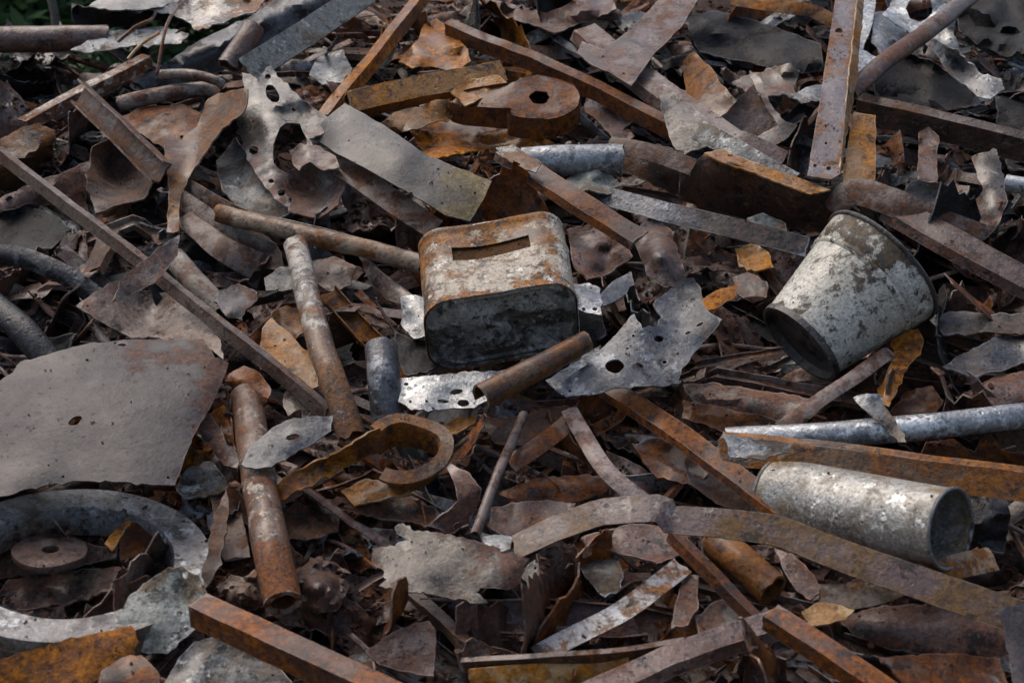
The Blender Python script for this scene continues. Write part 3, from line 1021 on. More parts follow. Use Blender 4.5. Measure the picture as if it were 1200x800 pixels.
S("torn_sheet", "mid brown torn plate behind the dark red channel bar", "metal sheet", 'rust_brown', [(140, 138), (168, 126), (215, 122), (246, 140), (232, 162), (208, 170), (180, 168)], h=.075, crumple=.008)
S("forked_sheet", "orange brown forked sheet, its stem pointing down and one arm rising to the right", "metal sheet", 'rust_bar', [(196, 272, .09), (198, 220, .10), (193, 192, .12), (192, 162, .11), (212, 164, .10), (230, 148, .11), (243, 116, .12), (268, 105, .13), (290, 104, .13), (287, 128, .115), (262, 150, .11), (238, 182, .105), (222, 205, .10), (211, 238, .095), (209, 272, .085)], folds=[((200, 272), (250, 110), .9)], crumple=.005, rg=((240, 110, .0), (200, 260, .08)))
S("curled_sheet", "orange rusted sheet standing on edge at the far left below the angle bar", "metal sheet", 'rust_bar', [(-8, 168, .10), (20, 152, .11), (44, 144, .12), (64, 153, .12), (62, 188, .08), (46, 207, .075), (22, 220, .085), (-8, 226, .085)], crumple=.006, folds=[((-8, 200), (64, 170), -1.1)], rg=((0, 200, .0), (60, 160, -.05)))
S("torn_sheet", "purple grey curling sheet under the long bar at the left edge", "metal sheet", 'rust_purple', [(-8, 236), (30, 217), (70, 203), (106, 188), (116, 176), (104, 214), (100, 236), (108, 256), (84, 262), (58, 240), (30, 240), (-8, 252)], h=.07, crumple=.006, folds=[((-8, 244), (110, 190), -.7)])
S("curled_sheet", "dark grey cupped sheet left of the forked rusty piece", "metal sheet", 'rust_dark', [(108, 172, .10), (128, 163, .105), (152, 160, .10), (174, 184, .09), (181, 212, .085), (168, 232, .08), (140, 240, .085), (112, 250, .09), (102, 222, .095)], ctrl=[(140, 205, .045)], crumple=.004)
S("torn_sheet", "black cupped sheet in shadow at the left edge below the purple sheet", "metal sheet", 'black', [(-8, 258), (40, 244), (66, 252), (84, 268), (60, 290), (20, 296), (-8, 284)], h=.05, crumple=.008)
S("perforated_sheet", "skull like grey sheet torn with a large round hole and small holes", "metal sheet", 'skull', [(284, 84, .14), (301, 92, .145), (317, 78, .15), (329, 93, .15), (352, 114, .15), (386, 141, .15), (379, 155, .145), (362, 162, .14), (372, 178, .14), (398, 192, .135), (404, 215, .125), (396, 240, .11), (374, 256, .10), (345, 249, .10), (322, 232, .11), (301, 206, .12), (288, 182, .125), (283, 163, .13), (277, 146, .135), (286, 120, .14)], ctrl=[(365, 220, .085), (310, 130, .145)], holes=[(339, 172, 20, 29, .15), (314, 90, 3.5, 3.5), (319, 110, 7, 12, -.5), (297, 176, 6, 5), (330, 226, 5, 4), (340, 235, 3, 3), (318, 212, 4, 3), (345, 128, 3, 3)], crumple=.008, step=6, folds=[((296, 84), (330, 252), -.5)], rg=((310, 110, -.08), (360, 250, .14)))
S("curled_sheet", "crumpled dull lip of sheet showing through the large hole of the skull like sheet", "metal sheet", 'taupe', [(340, 178), (352, 168), (375, 172), (394, 182), (398, 196), (380, 200), (364, 190), (350, 200), (343, 194)], h=.145, crumple=.012)
S("curled_sheet", "dark greenish ribbed sheet below the skull like sheet", "metal sheet", 'galv_dull', [(252, 188), (276, 162), (288, 178), (304, 206), (324, 232), (344, 248), (318, 262), (282, 244), (262, 224)], h=.075, bend=((262, 200), (330, 260), 9), crumple=.005, rg=((260, 180, 0), (330, 250, .1)))
for i, (x0, y0, x1, y1, lab) in enumerate(((212, 214, 330, 276, "uppermost of three dark ribs fanned below the skull like sheet"), (212, 232, 318, 300, "middle one of three dark ribs fanned below the skull like sheet"), (216, 256, 300, 312, "lowest of three dark ribs fanned below the skull like sheet"))):
    B("bent_strip", lab, "metal strip", ('rust_dark', 'taupe', 'rust_dark')[i], [(x0, y0, .085), ((x0 + x1)/2, (y0 + y1)/2 + 6, .095), (x1, y1, .07)], p_bend(.040, .002, .006), roll=(-30, -20, 15)[i], taper=(.7, 1.1))
S("dented_sheet", "small bluish dented sheet behind the curved grey plate", "metal sheet", 'galv', [(362, 88), (372, 66), (402, 58), (412, 80), (404, 98), (378, 98)], h=.085, crumple=.012)

# --- top middle
B("angle_bar", "orange brown angle bar leaning steeply up to the top edge left of centre", "angle bar", 'rust_orange', [(384, 134, .10), (440, 66, .12), (500, -12, .12)], p_V(.026, .022, .004), roll=12, smooth=False, rg=(.08, -.05, .02))
S("torn_sheet", "orange brown buckled sheet behind the dark channel at top centre", "metal sheet", 'rust_orange', [(466, 72), (482, 56), (498, 30), (512, 22), (530, 34), (548, 58), (552, 72), (530, 84), (505, 78), (484, 78)], h=.085, crumple=.010, rg=((480, 60, -.05), (540, 60, -.05)))
B("channel_bar", "long rust brown channel bar running down right from the top centre", "channel bar", 'rust_brown', [(520, 28, .115), (620, 68, .125), (700, 102, .125), (790, 150, .115)], p_V(.020, .028, .004, 42), roll=6, smooth=False, rg=(.05, 0, .05))
B("box_channel", "ochre box channel with its open dark end pointing right", "channel bar", 'rust_ochre', [(408, 124, .115), (500, 104, .12), (588, 88, .12)], p_box(.040, .034, .003), roll=24, smooth=False, dent=.002, rg=(.1, .0, -.05))
S("crumpled_sheet", "crumpled ochre flap between the box channel and the round cap", "metal sheet", 'rust_ochre', [(528, 108, .135), (552, 92, .145), (585, 88, .145), (596, 98, .14), (572, 112, .135), (545, 124, .125)], crumple=.010)
S("crumpled_sheet", "crumpled ochre sheet left of the round cap", "metal sheet", 'rust_ochre', [(436, 152, .10), (462, 132, .11), (505, 120, .12), (534, 114, .13), (530, 138, .11), (500, 146, .10), (466, 158, .09)], crumple=.010, rg=((440, 150, .0), (530, 120, .15)))
S("curled_sheet", "rust brown wall of sheet in shadow under the round cap's tail", "metal sheet", 'rust_orange', [(478, 150), (530, 138), (596, 150), (650, 168), (620, 186), (560, 176), (500, 188)], h=.06, crumple=.010, rg=((480, 150, .1), (640, 170, .05)))
S("curved_plate", "large smooth curved grey plate turning ochre at its lower right corner", "metal plate", 'grey_ochre', [(366, 160, .12), (380, 140, .15), (404, 121, .165), (450, 147, .17), (500, 181, .165), (540, 198, .16), (576, 212, .15), (566, 234, .14), (551, 259, .125), (522, 252, .135), (480, 226, .15), (430, 198, .155), (392, 178, .15)], ctrl=[(470, 185, .174)], holes=[(566, 217, 2.5, 2)], jag=.7, crumple=.0015, step=7, rg=((490, 190, -.14), (575, 240, .45)))
B("bent_strip", "dark brown strip hanging along the lower edge of the curved grey plate", "metal strip", 'rust_dark', [(352, 172, .10), (392, 190, .125), (450, 230, .12), (510, 270, .10)], p_bend(.040, .002, .005), roll=30)
B("angle_bar", "heavy angle bar, whitish at its upper end and rusty below, ending right of the tin", "angle bar", 'rust_brown', [(580, 178, .15), (660, 232, .15), (742, 284, .13)], p_V(.034, .013, .004, 34), roll=8, smooth=False, rg=(-.3, -.02, .05, .05))
S("scraped_patch_sheet", "short white scraped sheet lying on the upper end of the heavy angle bar", "metal sheet", 'white_peel', [(581, 174, .168), (600, 170, .17), (634, 190, .172), (628, 202, .168), (598, 190, .165)], crumple=.002, rg=((585, 175, -.12), (630, 198, .1)))
B("short_pipe", "short bright galvanised pipe lying level right of the tin", "pipe", 'galv', [(612, 192, .125), (670, 188, .125), (728, 188, .12)], p_pipe(.026, .003), rg=(-.1, -.1, 0), tear=.004)
S("crumpled_sheet", "crumpled pale beige sheet tucked under the short galvanised pipe", "metal sheet", 'pale_green', [(656, 218), (672, 204), (694, 197), (716, 204), (730, 220), (712, 228), (690, 222), (672, 226)], h=.105, crumple=.016, step=6)
B("flat_bar", "long purple brown flat bar crossing down right beneath the wide rusty bar", "flat bar", 'rust_purple', [(672, 36, .11), (760, 108, .125), (850, 172, .12), (912, 200, .10)], p_V(.046, .020, .004, 30), roll=10, smooth=False, rg=(.05, 0, -.1, -.1))
S("flat_sheet_bar", "wide purple brown flat bar coming down from the top edge right of centre", "flat bar", 'rust_purple', [(782, -10), (824, -10), (800, 30), (768, 62), (740, 100), (716, 86), (690, 74), (676, 62), (682, 48), (706, 58), (740, 34)], h=.145, crumple=.002, jag=1.0, rg=((740, 90, .08), (800, 0, -.03)))
S("torn_sheet", "pale grey twisted end of sheet below the crossing flat bars", "metal sheet", 'taupe_pale', [(772, 112, .14), (790, 108, .145), (818, 130, .14), (842, 152, .13), (838, 168, .12), (812, 176, .115), (798, 184, .11), (784, 160, .125)], crumple=.004, rg=((780, 120, -.05), (820, 170, -.2)))
S("crumpled_sheet", "purple grey crumpled strip lying level at the top edge right of centre", "metal strip", 'rust_purple', [(556, -2), (600, 4), (640, 16), (690, -6), (716, -8), (722, 10), (690, 26), (650, 38), (620, 28), (580, 20)], h=.11, crumple=.014)
S("torn_sheet", "brown torn sheet hanging above the short galvanised pipe", "metal sheet", 'rust_purple', [(690, 104), (716, 116), (724, 136), (744, 160), (722, 168), (704, 146), (684, 130)], h=.075, crumple=.012)
fold = empty("folded_sheet", at(890, 235, .08), "wide folded sheet with an ochre lip and shade-painted brown face left of the tall beam", "metal sheet")
S("face", None, None, 'rust_dark', [(796, 204, .13), (826, 180, .16), (846, 188, .16), (900, 206, .16), (952, 226, .155), (984, 216, .15), (980, 242, .11), (968, 274, .055), (900, 264, .055), (840, 248, .06), (796, 234, .08)], crumple=.003, jag=1.0, parent=fold)  # dark rust stands in for the shadow on the fold's face
S("lip", None, None, 'rust_ochre', [(825, 179, .162), (846, 175, .155), (884, 190, .155), (934, 208, .15), (974, 222, .15), (950, 228, .156), (926, 219, .160), (880, 201, .161), (842, 188, .161)], crumple=.003, jag=1.0, step=6, parent=fold, rg=((830, 180, .05), (960, 220, -.05)))
S("torn_sheet", "dark brown open trough of sheet left of the wide folded sheet", "metal sheet", 'rust_dark', [(712, 176, .12), (760, 168, .13), (800, 176, .145), (806, 200, .12), (796, 232, .07), (744, 206, .09)], crumple=.005)
B("bent_strip", "thin brown lip of strip over the left end of the wide folded sheet", "metal strip", 'rust_dark', [(714, 170, .135), (760, 178, .145), (812, 196, .14)], p_bend(.030, .002, .004), roll=25)
B("flat_bar", "slate blue flat bar turning ochre to its right, below the wide folded sheet", "flat bar", 'slate', [(702, 228, .10), (770, 246, .11), (850, 266, .11), (946, 290, .09)], p_flat(.032, .003), roll=22, smooth=False, rg=(-.1, -.05, .3, .35))

# --- top right
beam = empty("beam", at(966, 205, .1), "tall purple grey beam with an ochre edge standing up to the top edge right of centre", "steel beam")
S("web", None, None, 'beam_face', [(981, -14, .20), (1006, -14, .20), (994, 100, .19), (984, 204, .165), (974, 210, .165), (946, 206, .165), (962, 110, .185)], holes=[(955, 194, 2.2, 2), (971, 197, 3, 2.4), (983, 36, 5, 3), (968, 168, 1.6, 1.6)], jag=.6, crumple=.001, rg=((950, 200, .02), (1000, 0, .03)), parent=beam, thick=.004)
S("flange", None, None, 'rust_ochre', [(1006, -14, .20), (1014, -14, .185), (1003, 100, .175), (990, 170, .16), (985, 208, .15), (984, 204, .165), (994, 100, .19)], jag=1.2, crumple=.001, parent=beam, step=6)
S("flat_plate", "ochre brown flat plate standing behind the foot of the tall beam", "metal plate", 'rust_ochre', [(1000, 132, .15), (1026, 135, .15), (1026, 190, .13), (1025, 226, .115), (984, 234, .11), (990, 190, .13)], jag=1, crumple=.002, rg=((1010, 140, .05), (1010, 230, .0)))
S("curled_sheet", "bright white galvanised strip behind the top of the tall beam", "metal sheet", 'galv', [(1006, -8, .11), (1028, -8, .11), (1022, 26, .11), (1012, 58, .12), (1032, 70, .12), (1030, 82, .11), (998, 84, .11), (1002, 40, .11)], crumple=.006, rg=((1010, 0, -.2), (1010, 80, -.2)))
B("flattened_pipe", "flattened tan pipe slanting up to the right from behind the tall beam", "pipe", 'taupe', [(996, 108, .14), (1040, 70, .15), (1090, 34, .15), (1140, -6, .14)], p_pipe(.017, .003, 16, .6), rg=(.15, .1, -.1), roll=20)
S("curled_sheet", "pale galvanised sheet with a torn round opening at top right", "metal sheet", 'galv', [(1034, 18), (1052, -8), (1108, -10), (1122, 12), (1118, 40), (1124, 56), (1104, 66), (1086, 50), (1062, 36)], h=.10, holes=[(1078, 10, 16, 15)], crumple=.008, bend=((1040, 20), (1120, 50), 6), rg=((1080, 20, -.15), (1080, 50, -.05)))
S("torn_sheet", "pale bluish patch of sheet left of the flattened tan pipe", "metal sheet", 'galv', [(1024, 14), (1050, 12), (1072, 30), (1058, 48), (1036, 66), (1022, 50)], h=.085, crumple=.010)
S("curled_sheet", "long dark grey trough sheet slanting down right with a pale torn end", "metal sheet", 'slate', [(1082, 48, .115), (1096, 46, .13), (1130, 68, .13), (1152, 88, .13), (1174, 92, .135), (1177, 104, .13), (1160, 116, .12), (1146, 112, .115), (1118, 88, .105)], ctrl=[(1125, 80, .10)], crumple=.003, rg=((1100, 60, .1), (1165, 105, -.12)))
B("channel_bar", "long dark purple channel bar lying across the right side above the small grey plate", "channel bar", 'rust_dark', [(1004, 116, .11), (1060, 128, .125), (1130, 145, .125), (1215, 166, .12)], p_V(.018, .042, .004, 35), roll=10, smooth=False, rg=(.0, -.05, -.1))
S("torn_strip", "short upright purple brown torn strip under the dark channel bar", "metal strip", 'rust_purple', [(1078, 156), (1088, 148), (1100, 160), (1098, 214), (1086, 216), (1074, 212)], h=.10, crumple=.006)
S("curved_plate", "small pale grey curved plate right of the bucket", "metal plate", 'taupe_pale', [(1064, 208, .13), (1090, 214, .125), (1137, 218, .13), (1128, 240, .115), (1121, 263, .105), (1090, 250, .10), (1057, 242, .105)], ctrl=[(1095, 232, .10)], holes=[(1065, 213, 2.2, 2)], jag=1.0, crumple=.002)
S("crumpled_sheet", "pale crumpled strip standing upright at the right edge", "metal strip", 'taupe_pale', [(1138, 184, .15), (1150, 180, .155), (1169, 175, .155), (1176, 205, .14), (1180, 236, .12), (1172, 262, .10), (1156, 278, .09), (1122, 266, .085), (1126, 252, .09), (1142, 236, .10), (1152, 222, .12)], crumple=.010, step=6, rg=((1150, 190, -.15), (1150, 265, .15)))
S("bent_sheet", "orange brown bent sheet with a ragged top left of the dark open box", "metal sheet", 'rust_bar', [(800, 72, .10), (812, 60, .12), (832, 78, .13), (850, 104, .135), (864, 118, .13), (842, 140, .125), (836, 150, .12), (820, 130, .11), (804, 108, .09)], crumple=.008, rg=((810, 70, .12), (850, 130, -.12)))
S("bent_sheet", "brown bent sheet forming the right wall of the dark open box", "metal sheet", 'taupe_pale', [(878, 84, .13), (890, 88, .14), (900, 114, .135), (914, 140, .12), (934, 146, .105), (920, 164, .095), (896, 176, .095), (872, 180, .10), (868, 166, .11), (890, 158, .105), (912, 146, .115), (898, 128, .125)], crumple=.004, rg=((885, 90, .15), (880, 175, -.1)))
S("bent_sheet", "dark rusty sheet forming the inside of the open box shape", "metal sheet", 'rust_dark', [(840, 142, .085), (864, 116, .095), (890, 92, .10), (914, 142, .075), (892, 160, .06), (868, 168, .06)], crumple=.003)
B("flat_bar", "grey greenish flat bar running under the dark open box towards the folded sheet", "flat bar", 'galv_dull', [(818, 152, .145), (865, 176, .15), (930, 214, .14)], p_flat(.034, .003), roll=12, smooth=False)
B("bent_strip", "ochre orange strip lying along the top edge left of the tall beam", "metal strip", 'rust_orange', [(858, 0, .12), (910, 8, .13), (950, 14, .125), (980, 28, .11)], p_bend(.026, .002, .004), roll=20)
S("torn_sheet", "large black torn sheet left of the top of the tall beam", "metal sheet", 'black', [(800, 20), (840, 12), (900, 28), (962, 52), (966, 84), (930, 86), (880, 74), (820, 62)], h=.08, crumple=.010, folds=[((800, 30), (960, 60), -.5)])
S("crumpled_sheet", "pale grey crumpled edge of sheet behind the tall beam", "metal sheet", 'taupe_pale', [(858, 96), (890, 84), (926, 74), (938, 84), (926, 112), (900, 112), (872, 108)], h=.075, crumple=.016, step=6)
S("torn_sheet", "bluish white torn sheet end beside the tall beam", "metal sheet", 'galv', [(924, 112), (944, 102), (970, 98), (968, 116), (940, 120)], h=.09, crumple=.006)
S("torn_sheet", "black slumped sheet at the top right corner", "metal sheet", 'black', [(1120, 14), (1150, -8), (1215, -10), (1215, 60), (1180, 66), (1140, 50), (1124, 36)], h=.09, crumple=.018, bend=((1120, 30), (1215, 30), 4))
S("torn_sheet", "black slumped sheet below the flattened tan pipe", "metal sheet", 'black', [(1024, 90), (1060, 62), (1090, 70), (1130, 100), (1150, 122), (1110, 130), (1060, 122), (1026, 112)], h=.07, crumple=.014, bend=((1030, 100), (1150, 110), 4))
B("pipe_end", "small light blue pipe end at the right edge", "pipe", 'galv', [(1178, 214, .10), (1225, 222, .10)], p_pipe(.013, .002, 14), rg=(-.3, -.3))
S("torn_sheet", "dark grey plate at the right edge above the small light blue pipe end", "metal sheet", 'black', [(1166, 112), (1215, 108), (1215, 196), (1182, 200), (1172, 160)], h=.06, crumple=.012)

# --- left middle
B("angle_bar", "very long grey brown bar crossing the left side down to the peeled bar", "angle bar", 'taupe', [(-6, 172, .145), (60, 222, .15), (150, 290, .155), (260, 378, .15), (384, 478, .13)], p_V(.013, .019, .003, 48), roll=10, smooth=False, rg=(.12, -.08, 0, .0, .05), dent=.002)
S("torn_sheet", "big flat grey sheet lying at the left edge with a small slanted slit", "metal sheet", 'slate_flat', [(-80, 500, .14), (14, 436, .15), (24, 424, .15), (60, 414, .155), (104, 402, .155), (150, 398, .155), (200, 397, .155), (238, 397, .155), (252, 418, .155), (268, 425, .145), (262, 444, .15), (246, 478, .15), (226, 512, .15), (205, 568, .145), (160, 566, .15), (130, 563, .15), (90, 563, .15), (60, 567, .145), (30, 573, .145), (-80, 610, .14)], ctrl=[(120, 480, .166)], holes=[(88, 493, 9, 4.5, -.5), (143, 404, 5, 1.6), (197, 559, 2.2, 1.8), (74, 558, 1.8, 1.5), (57, 545, 1.6, 1.2)], jag=1.4, crumple=.0022, cs=4, step=8, rg=((130, 490, -.04), (262, 415, .26)))
B("curved_strip", "glossy black curved strip bending in from the left edge", "metal strip", 'black_gloss', [(-14, 296, .115), (30, 304, .125), (75, 322, .12), (118, 352, .095)], p_bend(.030, .002, .016), roll=-10)
B("pipe", "glossy black pipe end at the left edge above the big flat sheet", "pipe", 'black_gloss', [(-14, 352, .13), (26, 386, .125), (62, 430, .095)], p_pipe(.019, .003), dent=.002)
S("curled_sheet", "taupe curled sheet behind the big flat sheet, its left corner lifted", "metal sheet", 'taupe', [(89, 358, .14), (112, 342, .135), (136, 328, .125), (168, 342, .10), (205, 344, .105), (236, 362, .12), (258, 398, .13), (262, 420, .13), (238, 404, .12), (200, 396, .115), (154, 396, .11), (122, 380, .125)], ctrl=[(175, 372, .085)], crumple=.005, rg=((100, 360, .10), (220, 380, -.1)))
S("leaf_sheet", "taupe leaf shaped flake of sheet lying over the long bar", "metal sheet", 'taupe', [(131, 354, .165), (144, 326, .175), (166, 306, .18), (190, 288, .18), (211, 275, .175), (208, 298, .175), (190, 322, .175), (168, 338, .17), (146, 350, .165)], crumple=.003, folds=[((135, 352), (210, 278), -.5)])
B("pipe", "beige dented pipe behind the long bar left of the crumpled tan sheet", "pipe", 'taupe_pale', [(206, 304, .10), (232, 334, .11), (262, 366, .10)], p_pipe(.017, .003, 14), rg=(.0, .12))
S("crumpled_sheet", "crumpled tan sheet with torn fringe right of the long bar", "metal sheet", 'taupe_pale', [(250, 352), (262, 340), (280, 331), (300, 342), (302, 352), (288, 362), (284, 376), (268, 372)], h=.12, crumple=.014, step=6)
B("peeled_pipe", "dented upright pipe with peeling white paint left of the small grey cylinder", "pipe", 'white_peel', [(346, 284, .13), (358, 340, .145), (378, 410, .15), (396, 462, .145), (412, 512, .12)], p_pipe(.0175, .003, 18, .8), rg=(-.12, -.05, 0, .10, .2), dent=.003, tear=.008)
S("curled_sheet", "orange brown bent sheet behind the peeled bar", "metal sheet", 'rust_orange', [(318, 366), (336, 358), (354, 364), (358, 388), (342, 402), (326, 396)], h=.085, bend=((318, 380), (358, 376), 12), crumple=.004)
S("torn_sheet", "ochre brown flat sheet with a lower grey corner left of the peeled bar", "metal sheet", 'rust_ochre', [(306, 384, .10), (318, 372, .105), (345, 396, .105), (372, 428, .10), (373, 452, .095), (352, 458, .09), (330, 440, .095), (304, 432, .095)], crumple=.003, rg=((320, 390, .1), (370, 450, -.1)))
S("torn_sheet", "pale grey tongue of sheet below the ochre brown flat sheet", "metal sheet", 'taupe_pale', [(334, 458), (352, 460), (366, 474), (362, 492), (340, 492), (332, 476)], h=.07, crumple=.005)
S("curled_sheet", "dark brown leaf of sheet curling under the ochre pipe", "metal sheet", 'rust_dark', [(216, 262), (262, 258), (300, 266), (330, 296), (334, 318), (300, 312), (262, 298)], h=.075, bend=((216, 262), (334, 318), 7), crumple=.006)
B("pipe", "long ochre tan pipe slanting from the left towards the tin", "pipe", 'rust_bar', [(258, 250, .12), (330, 268, .125), (400, 285, .125), (494, 310, .115)], p_pipe(.014, .002, 14), rg=(-.1, -.08, -.03), tear=.008)
B("bent_strip", "pale ochre strip lying against the ochre tan pipe", "metal strip", 'taupe_pale', [(272, 252, .10), (340, 262, .125), (420, 282, .12), (470, 296, .11)], p_bend(.012, .002, .003), roll=-20)
S("folded_sheet", "small folded rusty sheet under the long bar beside the big flat sheet", "metal sheet", 'rust_brown', [(262, 440), (286, 428), (304, 436), (318, 456), (312, 472), (294, 464), (276, 462)], h=.115, crumple=.008, folds=[((262, 440), (318, 470), -.8)])
S("torn_sheet", "grey sheet sliver left of the top of the peeled bar", "metal sheet", 'galv_dull', [(310, 326), (324, 314), (346, 312), (350, 336), (332, 342), (314, 340)], h=.09, crumple=.006)
S("torn_sheet", "dark brown curled sheet right of the top of the peeled bar", "metal sheet", 'taupe', [(366, 306), (392, 300), (418, 312), (410, 334), (386, 342), (370, 332)], h=.085, crumple=.012)
S("leaf_sheet", "tapering brown leaf of sheet pointing up left of the tin", "metal sheet", 'taupe', [(418, 296), (430, 302), (452, 322), (484, 346), (474, 358), (452, 352), (436, 334)], h=.10, crumple=.006, folds=[((420, 298), (478, 352), -.9)])
B("pipe", "rusty upright pipe with an open lower end and white worn streaks right of the ring", "pipe", 'rust_white', [(288, 466, .10), (300, 540, .125), (314, 620, .135), (332, 706, .125)], p_pipe(.0205, .007, 20), rg=(.0, .0, -.08, .0, .16), smooth=True, tear=.003)
S("leaf_sheet", "slate grey flake with a small hole lying across the rusty upright pipe", "metal sheet", 'slate', [(283, 544, .155), (290, 528, .16), (304, 514, .165), (325, 498, .165), (345, 489, .165), (372, 488, .16), (391, 486, .155), (388, 504, .155), (368, 518, .16), (345, 532, .16), (318, 546, .16), (298, 550, .155)], holes=[(343, 512, 8, 3.5, -.2)], crumple=.003, jag=2.2)
S("curled_sheet", "taupe ribbon of sheet beside the right edge of the big flat sheet", "metal sheet", 'taupe', [(221, 490), (232, 483), (246, 484), (256, 500), (266, 520), (282, 534), (278, 548), (262, 546), (246, 526)], h=.115, crumple=.006, folds=[((222, 486), (280, 546), -.6)])
S("folded_trough", "bright orange rusted folded trough leading right to the hoop below the small cylinder", "metal strip", 'rust_orange', [(321, 577, .125), (326, 566, .14), (345, 552, .142), (372, 540, .145), (404, 526, .15), (424, 512, .15), (444, 502, .15), (452, 512, .135), (446, 528, .125), (420, 540, .12), (386, 556, .13), (352, 572, .13), (330, 586, .125)], ctrl=[(385, 548, .128)], crumple=.003, step=6, rg=((330, 570, -.10), (450, 510, -.02)))

# --- centre
def build_curl_ring():
    c, r, axis = ellipse_frame(477, 520, .135, 49, 33)
    mw = frame_matrix(c, axis, (1, 0, 0))
    # a hoop of strip standing on edge, its lip flared outwards, left open at one side
    n = 64; vs = []; fs = []; bias = []; ed = []
    for i in range(n):
        a = R(150) - R(272) * i / (n - 1)
        wob = 1 + .05 * math.sin(a * 3 + 1)
        near = .5 - .5 * math.sin(a)
        prof = ((.70, -.036), (.70, -.020), (.71, -.006), (.75, .000), (1.04, .004 - .010 * near), (1.05, .001 - .010 * near), (.78, -.004), (.735, -.010), (.725, -.020), (.725, -.036))
        for (kr, kz) in prof:
            rr_ = r * (kr - .16 * max(0, kr - .72) * (i / n) ** 3) * wob * (1 + .10 * i / n)
            p = Vector((rr_ * math.cos(a), rr_ * math.sin(a), kz - .006 * i / n))
            p += noise.noise_vector(p * 25) * .003
            vs.append(p); bias.append(-.16 * max(0, math.cos(a)) if kr > .9 else .10); ed.append(.9 if kr > 1 else .1)
    m = len(prof)
    for i in range(n - 1):
        for j in range(m):
            a, b = i*m + j, i*m + (j+1) % m
            fs.append((a, a + m, b + m, b))
    fs.append(tuple(range(m))); fs.append(tuple(range((n - 1) * m, n * m))[::-1])
    W = np.array([tuple(mw @ v) for v in vs])
    o = link_mesh("curled_ring", W, fs, M['rust_bar'], None, ed, bias, origin=tuple(c), angle=45)
    tag(o, "rusty open curl of flared strip with a dark centre, below the small grey cylinder", "ring")
build_curl_ring()
B("short_pipe", "short grey metal cylinder leaning upright left of the tin", "pipe", 'slate', [(446, 406, .15), (450, 445, .135), (455, 488, .10)], p_pipe(.0215, .003), rg=(-.1, -.12, -.05), dent=.0012, smooth=False)
S("perforated_sheet", "pale bluish perforated strip in front of the tin", "metal sheet", 'galv', [(466, 444, .13), (500, 440, .135), (540, 436, .135), (596, 434, .13), (590, 456, .13), (556, 478, .125), (520, 479, .125), (482, 480, .125), (468, 470, .125)], holes=[(476, 450, 3, 2), (519, 470, 7, 2.2, .1), (535, 459, 8, 3, -.2), (543, 472, 7, 4), (500, 470, 2, 1.5)], crumple=.003, step=6, rg=((480, 450, -.2), (560, 460, -.05)))
S("perforated_sheet", "pale torn end of sheet poking out right of the rusty split tube", "metal sheet", 'galv', [(640, 446), (660, 432), (690, 414), (704, 404), (700, 420), (680, 448), (660, 462)], h=.11, crumple=.004, rg=((640, 446, -.2), (700, 410, -.1)))
B("split_tube", "rusty orange split tube with a round dark end, in front of the tin", "pipe", 'rust_bar', [(563, 466, .165), (620, 436, .170), (686, 400, .165)], p_split(.0175, .003, 60, 20, -62), rg=(.06, .02, .05), dent=.0012, tear=.005, taper=(1.0, .8), smooth=False)
S("perforated_sheet", "slate blue torn plate with a round black hole right of the tin", "metal plate", 'slate', [(650, 456, .13), (668, 440, .135), (690, 425, .145), (724, 388, .155), (742, 368, .16), (752, 384, .16), (770, 382, .155), (776, 372, .15), (766, 356, .155), (770, 350, .16), (786, 338, .165), (801, 326, .17), (812, 326, .17), (822, 338, .165), (824, 356, .155), (832, 366, .155), (846, 374, .155), (836, 388, .15), (816, 410, .145), (800, 432, .14), (795, 450, .13), (770, 452, .13), (720, 454, .13), (704, 460, .125), (690, 463, .125), (664, 463, .125)], holes=[(720, 429, 11, 8), (772, 397, 6, 4), (750, 428, 5, 2.4, .5), (656, 452, 4, 3), (676, 443, 3, 2.5), (668, 458, 2, 1.5), (779, 424, 3, 2), (812, 352, 3, 2.5), (820, 380, 5, 1.5, -.5), (806, 390, 4, 1.5, -.5), (742, 393, 2, 1.5), (735, 408, 1.8, 1.4)], crumple=.004, step=6, jag=1.8, bend=((650, 458), (800, 440), -.6), rg=((670, 450, -.22), (800, 340, .04)))
S("dented_sheet", "crushed pale grey sheet sticking out left of the tin", "metal sheet", 'galv', [(470, 350), (484, 344), (502, 350), (508, 392), (486, 396), (472, 384)], h=.115, crumple=.012, step=6, rg=((470, 350, -.1), (500, 390, -.1)))
S("crumpled_sheet", "black crushed sheet under the left front edge of the tin", "metal sheet", 'black', [(462, 386), (480, 396), (506, 400), (520, 424), (500, 436), (474, 438), (464, 414)], h=.10, crumple=.016, step=6)
S("dented_sheet", "crushed pale grey sheet sticking out right of the tin", "metal sheet", 'galv', [(668, 334), (690, 332), (702, 338), (705, 368), (684, 366), (670, 358)], h=.13, crumple=.010, step=6, holes=[(684, 362, 2.5, 2), (697, 362, 3, 2)], rg=((670, 334, -.15), (705, 368, -.15)))
S("dark_plate", "dark underside of sheet below the crushed sheet right of the tin", "metal sheet", 'black', [(672, 364), (704, 366), (710, 392), (694, 402), (676, 394)], h=.095, crumple=.006)
S("crumpled_sheet", "dark grey crumpled cone of sheet behind the slate blue torn plate", "metal sheet", 'rust_purple', [(744, 286), (752, 264), (768, 256), (786, 270), (796, 300), (806, 324), (782, 338), (758, 322)], h=.10, ctrl=[(770, 300, .125)], crumple=.014, step=6)
S("crumpled_sheet", "purple brown crumpled sheet right behind the tin", "metal sheet", 'rust_purple', [(664, 268), (690, 262), (730, 280), (742, 300), (716, 318), (688, 328), (672, 310)], h=.085, crumple=.016, step=6)
